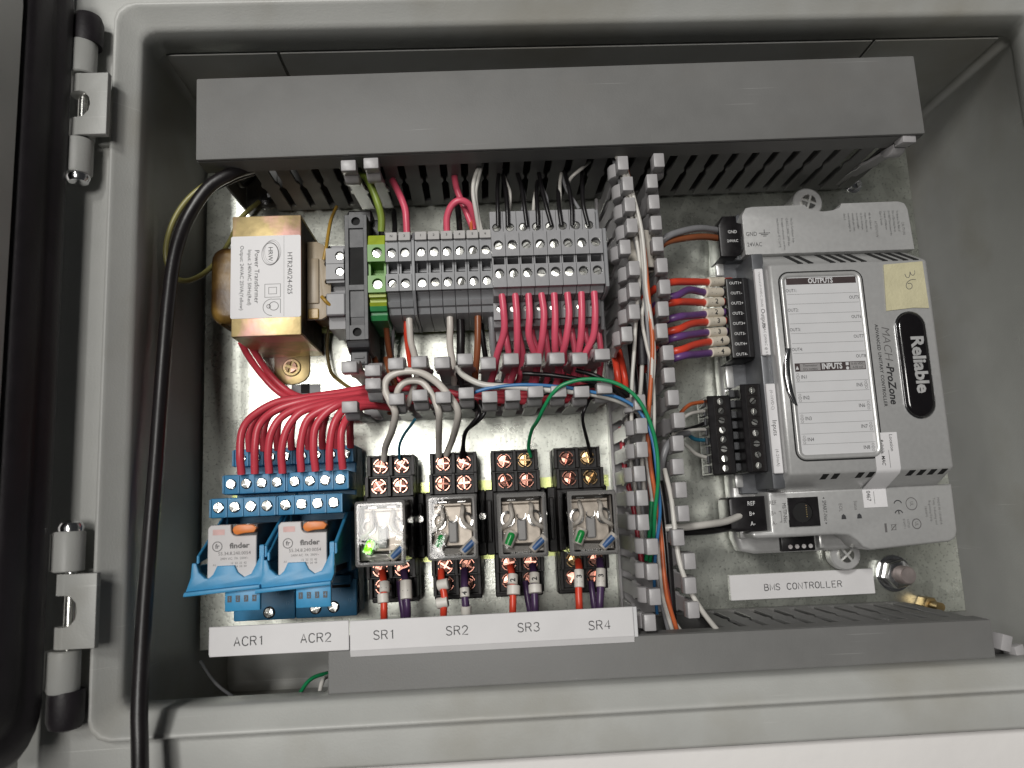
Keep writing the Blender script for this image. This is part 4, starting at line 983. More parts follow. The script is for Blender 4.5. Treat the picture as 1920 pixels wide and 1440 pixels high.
# output plug with eight ways
op_ = MB().prism([(60.2, 12), (60.2, 29), (61, 30.6), (96.6, 30.6), (97.4, 29), (97.4, 12)], 'x', 111.4, 121.6, .7, 2).build('output_plug', blackp, ct)
MB().box(119.0, 119.3, 30.55, 30.8, 61, 96.8).build('ridge', darkp, op_)
for k in range(8):
    z = 94.6 - k * 4.62
    text('OUT%d%s' % (k // 2 + 1, '+-'[k % 2]), op_, 115.6, 30.7, z, 1.35, whiteink, xs=.95)
    MB().box(111.2, 111.7, 22, 26, z - 1.5, z + 1.5, .2).build('wire_hole', voidm, op_)
MB().box(121.7, 127, 12, 36.6, 3.0, 106, .6, 2).build('side_ledge', silverd, ct)
sp = MB().box(121.9, 125.6, 36.4, 38.4, 60.0, 98.6, .3).build('output_strip', paperw, ct)
text('Universal (0-10VDC, 20mA)', sp, 123.8, 38.45, 89.2, 1.05, greyink, 90, xs=.95, res=1); text('Outputs', sp, 123.8, 38.45, 76.2, 1.9, ink, 90, xs=1.0); text('TRIAC (24VAC @ 0.5A)', sp, 123.8, 38.45, 66.2, 1.2, greyink, 90, xs=.95, res=1)
# input plugs, two rows of eight clamp screws
for (xa, xb, hb, za, zb, xs_) in ((98.9, 109.2, 29.0, 10.2, 44.6, 104.4), (112.6, 121.5, 33.0, 10.4, 48.6, 117.4)):
    ip = MB().box(xa, xb, 12, hb, za, zb, .4).build('input_plug', blackp, ct)
    st_ = (zb - za - 1.2) / 8
    for k in range(8):
        z = zb - .6 - (k + .5) * st_
        bb = MB(); bb.holed(xs_ - 2.4, xs_ + 2.4, z - st_ / 2 + .1, z + st_ / 2 - .1, hb, hb + .7, xs_, z, 1.65)
        bb.build('screw_collar', sockm, ip)
        screw(ip, xs_, hb - .3, z, 1.6, 'slot', steel, 1.0, slot=.5)
        MB().box(xa - .8, xa + .1, 17, 25, z - 1.6, z + 1.6, .2).build('wire_clamp', darkp, ip)
        if xa > 110: MB().box(xa - 2.6, xa - .4, 20, 25.5, z - 1.7, z + 1.7, .3).build('contact_housing', darkp, ip)
sp = MB().box(122.0, 126.0, 36.4, 38.6, 9.4, 47.6, .3).build('input_strip', paperw, ct)
text('(0-10VDC)', sp, 124.0, 38.65, 40.6, 1.35, greyink, 90, xs=.95, sp=1.1, res=1); text('Inputs', sp, 124.1, 38.65, 28.6, 2.0, ink, 90); text('(4-20mA)', sp, 124.0, 38.65, 16.0, 1.35, greyink, 90, xs=.95, sp=1.1, res=1)
# network plug, socket and lower print
np_ = MB().prism([(105.6, -.6), (105.6, -13.0), (108, -14.4), (121.5, -14.2), (121.5, .4), (107, .4)], 'h', 9, 26.0, .8, 2).build('network_plug', blackp, ct)
for t, z in (('REF', -2.6), ('B+', -7.0), ('A-', -11.2)):
    text(t, np_, 115.2, 26.1, z, 1.9, whiteink, xs=.85); text(t, ct, 123.9, 28.05, z - .2, 1.9, greyink, xs=.8)
brk = MB()
for a in ((126.2, 127.2, -6.6, -6.35), (127.0, 127.2, -11.0, -6.4), (126.2, 127.2, -11.1, -10.85)): brk.add([(a[0], 28.05, a[2]), (a[1], 28.05, a[2]), (a[1], 28.05, a[3]), (a[0], 28.05, a[3])], [(0, 1, 2, 3)])
brk.build('bracket_print', greyink, ct)
text('MS/TP-Net', ct, 128.7, 28.05, -7.2, 1.7, ink, 90, xs=.8)
jk = MB(); jk.holed(130.2, 143.4, -13.2, -.9, 27.5, 29.0, 136.2, -7.2, 4.4, 20); jk = jk.build('jack', blackp, ct)
MB().box(131, 142.6, 27.6, 28.12, -12.4, -1.6).build('jack_cavity', voidm, jk)
ctc = MB()
for k in range(6): ctc.box(138.0, 138.4, 28.1, 28.4, -4.6 - k * .95, -4.2 - k * .95)
ctc.build('contacts', brass, jk)
text('SMART-Net', ct, 146.3, 28.05, -7.0, 1.75, ink, 90, xs=.72)
ar = MB().add([(145.8, 28.05, -1.9), (146.8, 28.05, -1.9), (146.3, 28.05, -1.2)], [(0, 1, 2)]).add([(145.8, 28.05, -12.1), (146.8, 28.05, -12.1), (146.3, 28.05, -12.8)], [(0, 1, 2)]); ar.build('arrows', ink, ct)
text('EOL', ct, 153.3, 28.05, -6.0, 1.6, greyink, 90, xs=.9); text('Status', ct, 160.0, 28.05, -5.4, 1.5, greyink, 90, xs=.8)
for x in (154.3, 161.2):
    MB().prism([(x - 1.1, -10.6), (x - .9, -9.4), (x, -8.8), (x + .8, -9.6), (x + 1.0, -11.0), (x - 1.1, -11.0)], 'h', 27.9, 28.2, .1, 1).build('lamp_window', darkp, ct)
cem = MB()
for cz in (-5.2, -9.4): ringline(cem, 178.6, cz - .6, 1.9, 1.9, .42, 28.05, 0, 16, 15, 165)
cem.add([(178.4, 28.05, -10.0), (178.8, 28.05, -10.0), (178.8, 28.05, -8.6), (178.4, 28.05, -8.6)], [(0, 1, 2, 3)]); cem.build('conformity_mark', ink, ct)
ums = MB(); ringline(ums, 184.6, -5.8, 2.6, 2.8, .35, 28.05, 0, 20); ringline(ums, 185.8, -14.4, 2.1, 2.3, .45, 28.05, 0, 20)
ums.add([(171.6, 28.05, -17.4), (172.6, 28.05, -17.4), (172.6, 28.05, -13.6), (171.6, 28.05, -13.6)], [(0, 1, 2, 3)])
for q in range(2): ums.add([(174.2, 28.05, -16.6 + q * 2.6), (174.5, 28.05, -16.8 + q * 2.6), (177.0, 28.05, -14.2 - q * 2.6), (176.7, 28.05, -14.0 - q * 2.6)], [(0, 1, 2, 3)])
frame2(ums, 174.6, 176.6, -16.6, -14.2, .25, 28.06); ums.build('approval_marks', greyink, ct)
text('UL', ct, 185.8, 28.06, -14.4, 1.5, greyink, 90, xs=.8); text('UL', ct, 184.6, 28.06, -5.8, 1.5, greyink, 90, xs=.8); text('LISTED', ct, 182.2, 28.05, -14.2, 1.0, greyink, 90, xs=.9); text('E164711', ct, 180.4, 28.05, -14.2, 1.0, greyink, 90, xs=.9)
for i, t in enumerate(('MADE IN CANADA', 'Temp. Indicating and', 'Regulating Equip.', '18AWG')): text(t, ct, 196.6 - i * 2.0, 28.05, -9.4, 1.05, greyink, 90, xs=.95, res=1)
# four way header under the lower wing
hd4 = MB().box(131.2, 146.4, 4, 14.2, -24.4, -16.0, .5, 2).build('header_plug', blackp, ct)
for k in range(4): MB().cyl((135.0 + 3.05 * k, 14.1, -22.4), (135.0 + 3.05 * k, 14.5, -22.4), .95, 14).build('contact', relayw, hd4)
MB().box(147.6, 150, 8, 16, -23.6, -17.5, .8, 2).build('clip_post', silverp, ct)

# things stuck on the controller
tp = MB().prism([(176.0, 76.6), (177.2, 97.2), (194.6, 98.2), (194.9, 77.2), (188, 77.6)], 'h', 42.55, 42.72, 0)
tpo = tag(tp.build('masking_tape', tapem, org=(185, 42.5, 87)), 'cream masking tape with handwritten 36 stuck above the black badge', 'tape')
hw = MB()
t3 = [(.2, 2.6), (1.5, 2.5), (2.3, 1.5), (1.9, .5), (.8, .1), (2.0, -.1), (3.1, -.9), (2.9, -2.2), (1.6, -2.7)]
t6 = [(.4, 2.5), (.3, .6), (1.2, -1.4), (2.8, -2.3), (4.0, -1.6), (3.9, -.2), (2.8, .5), (1.8, -.1), (1.9, -1.5)]
hw.tube([(188.4 + v * .85, 42.76, 94.4 - u * 1.05) for u, v in t3], .14, 5)
hw.tube([(188.2 + v * .95, 42.76, 90.4 - u * 1.1) for u, v in t6], .14, 5)
hw.build('handwriting', greyink, tpo)
# location sticker that runs over the edge of the middle body, down the slope and on to the lower wing
sec = [(24.4, 42.45), (9.2, 42.45), (7.4, 41.2), (1.2, 28.0), (-6.6, 28.15)]
sk = MB(); vs = []
for (z, h_) in sec:
    sx = 0 if z > 5 else -.2
    vs += [(163.7 + sx, h_ + .18, z), (174.0 + sx * .3, h_ + .18, z)]
sk.add(vs, [(2 * i, 2 * i + 1, 2 * i + 3, 2 * i + 2) for i in range(len(sec) - 1)])
so = tag(sk.build('location_sticker', paperw, org=(168, 35, 10)), 'white Location sticker hanging from the card window down to the lower edge of the controller', 'sticker')
text('Location', so, 171.2, 42.7, 20.0, 1.5, ink, 90); text('Reliable, MAC', so, 167.0, 42.7, 16.2, 1.5, ink, 90, xs=.9, bold=.02, shear=.2); text('0467', so, 165.9, 28.4, -1.6, 1.9, ink, 90, xs=.85)
sl = MB()
for a in ((169.6, 169.75, 9.6, 17.0),): sl.add([(a[0], 42.68, a[2]), (a[1], 42.68, a[2]), (a[1], 42.68, a[3]), (a[0], 42.68, a[3])], [(0, 1, 2, 3)])
sl.add([(168.3, 28.4, -5.2), (168.45, 28.4, -5.2), (168.45, 28.4, .2), (168.3, 28.4, .2)], [(0, 1, 2, 3)]); sl.build('rule', ink, so)

# ================================================================== LABEL STRIPS
def strip(label, x0, x1, z0, z1, h0, th, texts, size, rot=0.0, extra=None):
    o = MB().box(x0, x1, h0, h0 + th, z0, z1, .15)
    o = o.build('label_strip', labelw, org=((x0 + x1) / 2, h0, (z0 + z1) / 2))
    tag(o, label, 'label', 'engraved label strips')
    for t, x, z in texts: stroke_text(t, o, x, h0 + th + .01, z, size, ink, .2)
    return o
a65 = lambda px, py: P(px, py, 65.6)
zs = a65(922, 1180)[1]
def tz(px, py, h=65.6): return P(px, py, h)
s1 = strip('long white engraved strip reading SR1, SR2, SR3 and SR4', tz(656, 1190)[0], tz(1188, 1165)[0], tz(922, 1207)[1], tz(922, 1151)[1], 64.4, 1.2, [(t, *tz(px, py)) for t, px, py in (('SR1', 721, 1190), ('SR2', 857, 1182), ('SR3', 991, 1176), ('SR4', 1124, 1172))], 3.1)
MB().box(tz(1188, 1165)[0] + .1, tz(1196, 1165)[0], 63.6, 64.6, tz(922, 1207)[1] - .4, tz(922, 1151)[1] - .2, .1).build('backing_tab', cardw, s1)
MB().prism([(tz(922, 1207)[1] + .02, 65.5), (tz(922, 1207)[1] - 2.2, 64.5), (tz(922, 1207)[1] - 2.2, 64.4), (tz(922, 1207)[1] + .02, 64.4)], 'x', tz(656, 1190)[0], tz(1188, 1165)[0]).build('lower_lip', labelw, s1)
s2 = strip('shorter white engraved strip reading ACR1 and ACR2', tz(392, 1205)[0], tz(654, 1190)[0], tz(524, 1226)[1], tz(524, 1170)[1], 64.2, 1.1, [(t, *tz(px, py)) for t, px, py in (('ACR1', 467, 1202), ('ACR2', 592, 1196))], 3.1)
MB().box(tz(392, 1205)[0] - .6, tz(406, 1205)[0], 63.2, 64.15, tz(524, 1226)[1] + .5, tz(524, 1170)[1] - .1, .1).build('backing_tab', cardw, s2)
x0, z1 = P(1368, 1079, 2); x1, z0 = P(1643, 1116, 2)
s3 = strip('white engraved strip reading BMS CONTROLLER on the plate under the controller', x0, x1, -45.9, -34.7, .05, 1.5, [('BMS CONTROLLER', *P(1506, 1098, 1.6))], 2.75)

# ================================================================== FASTENERS ON THE PLATE
x, z = P(1695, 1078, 10)
nt_ = thing('hex_nut', 'big shiny hex nut on a steel stud right of the BMS CONTROLLER strip', 'nut', (x, 0, z), 'fasteners on the plate')
MB().lathe((x, .02, z), (0, 1, 0), [(8.2, 0), (8.4, .6), (8.2, 1.3), (5, 1.3), (0, 1.3)], 32).build('washer', chrome, nt_)
MB().prism([(x + 6.6 * math.cos(math.radians(60 * k + 12)), z + 6.6 * math.sin(math.radians(60 * k + 12))) for k in range(6)], 'h', 1.3, 7.5, .7, 2).build('nut', chrome, nt_)
b = MB()
for k in range(9): b.lathe((x, 4 + k * 1.05, z), (0, 1, 0), [(3.4, 0), (4.0, .5), (3.4, 1.04)], 20)
b.cyl((x, 4, z), (x, 14, z), 3.4, 20); b.build('stud', M('zinc_stud_pink_reflection', (0.58, 0.50, 0.48), 0.35, metal=0.85), nt_)  # pink reflection on the steel put into its base colour
x, z = P(1752, 1136, 10)
dullbrass = M('dull_brass', (0.36, 0.26, 0.12), 0.4, metal=0.9)
nb = thing('brass_nut', 'small brass nut and bolt end beside the bottom duct, right of centre', 'nut', (x, 0, z), 'fasteners on the plate')
MB().prism([(x + 3.6 * math.cos(math.radians(60 * k)), z + 3.6 * math.sin(math.radians(60 * k))) for k in range(6)], 'h', .1, 8, .5, 2).build('nut', dullbrass, nb)
MB().cyl((x, 8, z), (x, 15, z), 2.0, 14).build('bolt', dullbrass, nb)
for px, py, lab in ((500, 372, 'dark shiny screw on the plate by the left end of the upper duct'), (1604, 342, 'screw on the plate half hidden under the right end of the upper duct')):
    x, z = P(px, py, 3)
    q = thing('plate_screw', lab, 'screw', (x, 0, z), 'fasteners on the plate')
    MB().lathe((x, .02, z), (0, 1, 0), [(4.4, 0), (4.4, .5), (0, .5)], 24).build('washer', chrome, q)
    screw(q, x, .5, z, 3.2, 'cross', chrome, 2.2, slot=.9)

# ================================================================== WIRES (each one a thing)
def wire(pts, r, mat, label, group, cat='wire', name='wire', n=8, sub=6):
    jt = 2.6 if group and ('blue sockets' in group or 'pinkish' in group) else 1.2
    m = len(pts) - 1
    w = [Q(p[0] + (random.uniform(-jt, jt) if 1 < i < m else 0), p[1] + (random.uniform(-jt, jt) if 1 < i < m else 0), p[2]) for i, p in enumerate(pts)]
    mid = w[len(w) // 2]
    o = MB().tube(w, r, n, sub).build(name, mat, org=mid, ang=80)
    return tag(o, label, cat, group)
def sleeve(parent, a, b, r, mat, body=None, size=1.5, rot=0, off=0.0):
    a, b = Q(*a), Q(*b)
    va, vb = Vector(a), Vector(b); d = (vb - va).normalized()
    s_ = MB().lathe(a, d, [(r * .86, 0), (r, .2), (r, (vb - va).length - .2), (r * .86, (vb - va).length)], 16).build('marker_sleeve', mat, parent)
    if body:
        m_ = (va + vb) / 2
        t_ = text(body, s_, m_.x, m_.y + r, m_.z, size, ink, rot, bold=.035)
        o3 = world_loc(s_)
        for v in t_.data.vertices:
            wx, wz = (v.co.x + o3.x) * 1000, (v.co.z + o3.z) * 1000
            t = ((wx - va.x) * (d.x) + (wz - va.z) * d.z) / (d.x ** 2 + d.z ** 2)
            c_ = va + d * t
            dist = math.hypot(wx - c_.x, wz - c_.z)
            v.co.y = -(c_.y + math.sqrt(max(.05, r * r - min(dist, r * .97) ** 2)) * 1.0 / math.hypot(d.x, d.z) + .06) / 1000 - o3.y
    return s_

# --- heavy cable and earth wires on the left
wire([(478, 312, 46), (438, 324, 54), (392, 352, 56), (350, 410, 56), (328, 480, 58), (317, 560, 60), (310, 640, 62), (301, 760, 65), (289, 900, 70), (275, 1080, 78), (265, 1230, 86), (262, 1330, 91), (262, 1390, 93), (263, 1480, 94)], 2.75, cablem, 'thick black cable curving down the left side and out over the bottom rim', None, 'cable', 'cable', 14)
wire([(474, 322, 36), (430, 338, 44), (384, 366, 46), (346, 425, 46), (326, 500, 48), (316, 600, 50), (308, 720, 54), (299, 860, 58), (292, 960, 60)], 1.8, cablem, 'thinner black cable running behind the thick black cable at the left', None, 'cable', 'cable', 10)
wire([(480, 330, 12), (455, 348, 20), (442, 330, 30)], 1.2, cablem, 'short black loop below the left end of the upper duct', None, 'cable', 'cable')
wire([(462, 312, 52), (402, 336, 52), (352, 372, 52), (322, 420, 52), (311, 470, 52), (319, 510, 50), (345, 527, 44), (378, 517, 34), (408, 488, 24), (432, 450, 14), (452, 410, 8), (486, 378, 4)], 1.15, w_yg, 'dull yellow-green wire looping round behind the black cable at the left', None)
wire([(607, 487, 36.5), (612, 462, 37), (617, 430, 33), (622, 408, 26), (631, 388, 16)], .8, w_yel, 'ochre lead rising from the top notch of the transformer', 'transformer leads')
wire([(603, 556, 36.5), (612, 566, 37), (628, 582, 33), (640, 600, 24), (646, 622, 14)], .8, w_yel, 'ochre lead bending down from the bottom notch of the transformer', 'transformer leads')
wire([(621, 600, 8), (613, 640, 7), (617, 690, 7), (632, 712, 8), (662, 730, 12), (690, 736, 18)], .8, w_olv, 'olive lead running from below the transformer into the middle duct', 'transformer leads')
wire([(612, 500, 30), (618, 520, 30), (619, 560, 28), (612, 600, 20), (622, 620, 10)], 1.0, w_olv, 'olive lead tucked against the right side of the transformer', 'transformer leads')
for k, (dx, dy) in enumerate(((0, 0), (13, -5))):
    wire([(452 + dx, 642 + dy, 22), (466 + dx, 668 + dy, 16), (492 + dx, 706 + dy, 11), (526 + dx, 738 + dy, 10), (566 + dx, 752 + dy * .4, 14), (620, 750 + k * 6, 18), (690, 742 + k * 6, 22)], 1.55, w_red, 'red lead sweeping from under the transformer to the middle duct, %s of two' % ('outer', 'inner')[k], 'red transformer leads')

# --- red wires of the blue sockets
front = [([(453, 889, 45), (450, 850, 47), (455, 808, 46), (474, 776, 44), (520, 756, 42), (580, 747, 40), (640, 738, 38), (720, 722, 34)]),
         ([(478, 888, 45), (478, 840, 47), (487, 800, 47), (515, 768, 45), (570, 752, 44), (635, 744, 41), (720, 730, 36)]),
         ([(505, 887, 45), (503, 845, 47), (512, 806, 48), (540, 776, 47), (590, 758, 45), (645, 749, 42), (720, 738, 38)]),
         ([(530, 887, 45), (528, 845, 47), (537, 805, 48), (566, 774, 48), (612, 758, 46), (660, 748, 43), (720, 744, 38)]),
         ([(565, 884, 45), (563, 842, 47), (569, 802, 48), (590, 776, 48), (630, 757, 47), (672, 750, 43), (724, 748, 38)]),
         ([(592, 883, 45), (588, 842, 47), (592, 800, 48), (610, 772, 48), (640, 757, 47), (680, 750, 43), (726, 752, 36)]),
         ([(618, 881, 45), (618, 842, 47), (624, 800, 48), (637, 772, 47), (660, 758, 45), (690, 756, 42), (726, 758, 34)]),
         ([(643, 879, 45), (640, 845, 47), (643, 808, 48), (654, 780, 46), (674, 766, 44), (700, 762, 40), (730, 764, 32)])]
names8 = ['first', 'second', 'third', 'fourth', 'fifth', 'sixth', 'seventh', 'eighth']
for k, p in enumerate(front):
    wire(p, 1.62, w_red, 'red wire bent up in front of the blue sockets, %s from the left' % names8[k], 'red wires of the blue sockets', n=10)
for k in range(8):
    x = 462 + k * 26.2 + (6 if k > 3 else 0)
    p = [(x + 6, 846 - k, 31), (x + 5, 815, 33), (x + 14 - k, 786, 34), (x + (40 - 4 * k), 768, 34), (x + (86 - 8 * k), 757, 32), (690 + k * 4, 752 + k, 28), (735 + k * 3, 748 + k, 24)]
    wire(p, 1.55, w_red, 'red wire behind the front row at the blue sockets, %s from the left' % names8[k], 'red wires of the blue sockets', n=8)

# --- pinkish red wires under the double terminals
low = [[(941, 552, 52), (944, 580, 52), (943, 622, 49), (934, 662, 42), (925, 700, 34), (916, 728, 26)],
       [(966, 551, 52), (969, 590, 52), (969, 640, 48), (969, 680, 40), (960, 716, 30), (950, 734, 24)],
       [(991, 551, 52), (993, 590, 52), (993, 630, 49), (1000, 668, 42), (1004, 705, 33), (996, 736, 24)],
       [(1015, 550, 52), (1020, 588, 52), (1018, 630, 49), (1010, 668, 42), (1007, 705, 33), (1004, 736, 24)],
       [(1039, 550, 52), (1041, 590, 52), (1041, 635, 49), (1044, 672, 42), (1046, 705, 33), (1036, 736, 24)],
       [(1064, 549, 52), (1067, 590, 52), (1062, 634, 49), (1052, 672, 42), (1048, 705, 33), (1046, 736, 24)],
       [(1090, 548, 52), (1091, 588, 52), (1087, 634, 49), (1081, 672, 42), (1080, 705, 33), (1078, 736, 24)],
       [(1114, 547, 52), (1116, 585, 52), (1110, 630, 49), (1094, 672, 42), (1088, 705, 33), (1084, 736, 24)]]
for k, p in enumerate(low):
    wire(p, 1.48, w_pink, 'pinkish red wire in front, under the %s double terminal' % wno[k], 'pinkish red wires under the terminals', n=10)
for k in range(8):
    x = 947 + 25.0 * k
    wire([(x, 612, 30), (x + 2, 632, 30), (x + (6 if k % 2 else 10), 668, 28), (x + 4, 705, 22), (x - 6, 736, 16)], 1.4, w_pink, 'pinkish red wire behind the front row, under the %s double terminal' % wno[k], 'pinkish red wires under the terminals')

# --- wires above the terminals
wire([(676, 322, 40), (692, 342, 44), (707, 375, 44), (714, 405, 42), (715, 434, 40)], 1.6, w_gy, 'yellow-green wire entering the top of the green terminal', None)
wire([(736, 338, 36), (748, 362, 40), (760, 392, 41), (763, 415, 41), (763, 438, 40)], 1.55, w_pink, 'red wire bending into the top of the terminal right of the green one', None)
wire([(738, 396, 20), (740, 420, 30), (740, 438, 36)], 1.2, w_blk, 'short black wire behind the marker of the first grey terminal', None)
wire([(838, 434, 40), (838, 408, 42), (846, 386, 44), (862, 376, 45), (878, 382, 44), (886, 400, 41), (892, 424, 36)], 1.5, w_pink, 'red wire arching over the third and fourth numbered terminals', None)
wire([(852, 330, 36), (856, 352, 38), (864, 376, 38), (876, 404, 38), (888, 432, 38)], 1.45, w_pink, 'straight red wire crossing behind the red arch above terminal 5', None)
wire([(856, 372, 26), (860, 405, 34), (862, 434, 38)], 1.3, w_blk, 'black wire down to the top of terminal 4', None)
wire([(881, 388, 34), (883, 410, 38), (884, 434, 40)], .75, w_org, 'thin orange wire into the top of terminal 5', None)
wire([(902, 304, 42), (890, 334, 46), (887, 362, 46), (892, 398, 44), (899, 434, 40)], .95, w_wht, 'white wire curving out of the upper duct to terminal 6, left of a pair', 'white wires above terminal 6')
wire([(904, 306, 42), (896, 336, 45), (892, 364, 45), (896, 398, 43), (903, 434, 40)], .95, w_wht, 'white wire curving out of the upper duct to terminal 6, right of a pair', 'white wires above terminal 6')
blk = [[(936, 318, 34), (933, 346, 40), (933, 384, 44), (934, 424, 44)], [(941, 322, 34), (947, 350, 40), (951, 386, 44), (952, 424, 44)],
       [(970, 325, 36), (978, 352, 41), (983, 386, 44), (988, 424, 44)], [(1008, 340, 34), (1006, 362, 40), (1007, 392, 44), (1009, 424, 44)],
       [(1010, 322, 36), (1015, 350, 41), (1023, 388, 44), (1034, 423, 44)], [(1049, 340, 34), (1047, 366, 40), (1049, 394, 44), (1053, 423, 44)],
       [(1056, 316, 36), (1065, 346, 41), (1071, 384, 44), (1073, 423, 44)], [(1091, 322, 36), (1092, 350, 41), (1095, 386, 44), (1103, 423, 44)]]
for k, p in enumerate(blk):
    wire(p, .95, w_blk, 'thin black wire into the back of the %s double terminal' % wno[k], 'black wires above the double terminals', n=7)
gr = [[(940, 318, 30), (948, 340, 36), (957, 362, 38), (955, 395, 40)], [(968, 322, 30), (978, 350, 36), (982, 370, 38), (980, 395, 40)], [(1006, 352, 32), (1002, 372, 36), (1000, 396, 40)],
      [(1012, 326, 32), (1016, 350, 36), (1024, 372, 38), (1026, 395, 40)], [(1054, 318, 34), (1050, 342, 38), (1049, 366, 39), (1049, 395, 40)], [(1053, 326, 34), (1060, 350, 36), (1070, 366, 38), (1086, 392, 40)], [(1106, 303, 40), (1088, 318, 41), (1070, 334, 40), (1062, 350, 36)]]
for k, p in enumerate(gr):
    wire(p, .8, w_gry if k % 2 else w_wht, 'thin pale wire among the black ones above the double terminals, %s from the left' % names8[k], 'pale wires above the double terminals', n=7)

# --- wires below the single terminals
for p, r_, m_, lab in (
    ([(722, 588, 30), (725, 620, 24), (728, 650, 20), (735, 690, 14)], 1.3, w_brn, 'dull brown wire below the green terminal'),
    ([(738, 588, 26), (737, 625, 20), (736, 660, 16), (740, 690, 12)], .8, w_gry, 'thin grey wire below the first grey terminal'),
    ([(762, 586, 30), (762, 615, 29), (764, 640, 26), (770, 690, 20)], 1.2, w_orr, 'red wire pressed against the white wire below the second grey terminal'),
    ([(767, 584, 33), (768, 610, 33), (771, 640, 31), (777, 668, 28), (782, 700, 24)], 1.5, w_crm, 'creamy white wire below the second grey terminal'),
    ([(843, 582, 33), (844, 610, 33), (845, 650, 30), (850, 690, 26), (852, 720, 20)], 1.5, w_crm, 'creamy white wire below numbered terminal 3'),
    ([(862, 582, 30), (864, 620, 28), (864, 660, 26), (862, 720, 20)], 1.9, w_blk, 'black wire below numbered terminal 4'),
    ([(896, 580, 33), (896, 620, 33), (894, 660, 31), (890, 715, 26)], 1.5, w_brn, 'brown wire below numbered terminal 5'),
    ([(919, 578, 32), (922, 610, 31), (925, 650, 28), (930, 700, 20)], 1.4, w_gry, 'grey wire below numbered terminal 6'),
    ([(900, 588, 20), (906, 640, 20), (915, 700, 16)], 1.2, w_blk, 'thin black wire between the brown and grey wires below the terminals')):
    wire(p, r_, m_, lab, 'wires below the single terminals', n=10)

# --- loops and runs in the middle duct, down to the clear relays
wire([(720, 862, 27), (723, 838, 34), (735, 808, 48), (741, 776, 57), (732, 752, 58), (722, 730, 58), (728, 708, 58.5), (752, 697, 59), (786, 698, 59), (816, 714, 58), (840, 740, 57), (857, 768, 56), (858, 792, 50), (848, 824, 36), (837, 852, 27)], 1.45, w_crm, 'creamy white jumper wire looping from SR1 through the middle duct to SR2', None, n=10)
wire([(742, 752, 52), (748, 728, 54), (766, 714, 54), (792, 718, 54), (812, 742, 55), (822, 770, 56), (824, 800, 48), (823, 830, 36), (823, 854, 27)], 1.4, w_crm, 'creamy white wire of the inner loop dropping straight to SR2', None, n=10)
wire([(764, 760, 44), (772, 738, 46), (780, 716, 46), (782, 700, 40)], 1.3, w_crm, 'short creamy white wire inside the white loops of the middle duct', None)
wire([(778, 786, 50), (770, 798, 46), (757, 815, 38), (750, 836, 32), (749, 862, 27)], .62, w_teal, 'thin teal wire dropping to the right top screw of SR1', None)
wire([(856, 690, 50), (872, 706, 55), (905, 720, 57), (960, 726, 57.5), (1030, 730, 57.5), (1100, 738, 57), (1160, 752, 55), (1196, 772, 50)], 1.25, w_wht, 'white wire lying along the middle duct to the right', None, n=10)
wire([(868, 750, 54), (890, 736, 57), (925, 726, 58), (985, 722, 59), (1060, 727, 59), (1115, 735, 58.5), (1160, 747, 58), (1200, 772, 58), (1222, 820, 58), (1233, 890, 57), (1237, 960, 53), (1231, 1030, 46), (1226, 1090, 38), (1232, 1150, 28)], .7, w_blu, 'blue wire along the middle duct that turns down the tall duct', None)
wire([(995, 856, 27), (991, 836, 32), (996, 808, 42), (1008, 788, 52), (1020, 764, 58), (1036, 738, 62), (1058, 720, 63.5), (1100, 711, 64.5), (1150, 716, 65), (1190, 742, 65), (1216, 785, 64), (1231, 840, 62), (1234, 900, 60), (1229, 960, 56), (1226, 1010, 48), (1218, 1060, 38)], .78, w_grn, 'green wire arching out of the middle duct from SR3 into the tall duct', None)
wire([(1108, 856, 27), (1102, 830, 34), (1094, 800, 44), (1092, 782, 50), (1096, 766, 52), (1112, 744, 50), (1150, 728, 46), (1190, 750, 42)], .75, w_blk, 'black wire rising from the right top screw of SR4', None)
wire([(871, 858, 27), (869, 832, 34), (874, 808, 42), (893, 790, 48), (908, 772, 50), (900, 752, 44)], .8, w_blk, 'black wire from SR2 to the middle duct, right of a pair', 'black wires of SR2')
wire([(864, 858, 27), (868, 836, 34), (872, 812, 42), (884, 795, 48), (898, 776, 50), (890, 752, 44)], .8, w_blk, 'black wire from SR2 to the middle duct, left of a pair', 'black wires of SR2')
blk2 = [[(858, 700, 40), (872, 740, 44), (892, 770, 46)], [(980, 700, 44), (1040, 704, 46), (1110, 716, 46), (1180, 745, 42)], [(1080, 694, 46), (1120, 706, 48), (1160, 735, 46), (1195, 790, 40)], [(1000, 742, 38), (1060, 730, 40), (1130, 724, 40), (1185, 740, 36)]]
for k, p in enumerate(blk2): wire(p, 1.0, w_blk, 'black wire lying in the middle duct, %s of four' % names8[k], 'black wires in the middle duct')
reds = [[(690, 742, 30), (760, 752, 30), (860, 750, 28), (960, 746, 26), (1060, 744, 26), (1130, 740, 26)], [(700, 752, 28), (780, 745, 26), (880, 738, 24), (980, 738, 22), (1080, 728, 22)], [(716, 730, 30), (800, 728, 28), (900, 748, 32), (1000, 752, 30), (1100, 748, 24)], [(700, 700, 20), (760, 716, 24), (850, 744, 26), (940, 756, 26)], [(1060, 705, 30), (1110, 726, 30), (1150, 720, 26), (1165, 690, 22), (1150, 650, 18)]]
for k, p in enumerate(reds): wire(p, 1.5, w_red, 'red wire lying inside the middle duct, %s of five' % names8[k], 'red wires in the middle duct')
for k, x in enumerate((702, 724)):
    wire([(x, 672, 24), (x + 8, 700, 28), (x + 22, 740, 26), (x + 30, 775, 20)], 1.4, w_brn, 'dark brownish wire crossing the left end of the middle duct, %s' % ('left one', 'right one')[k], 'brownish wires at the left of the middle duct')

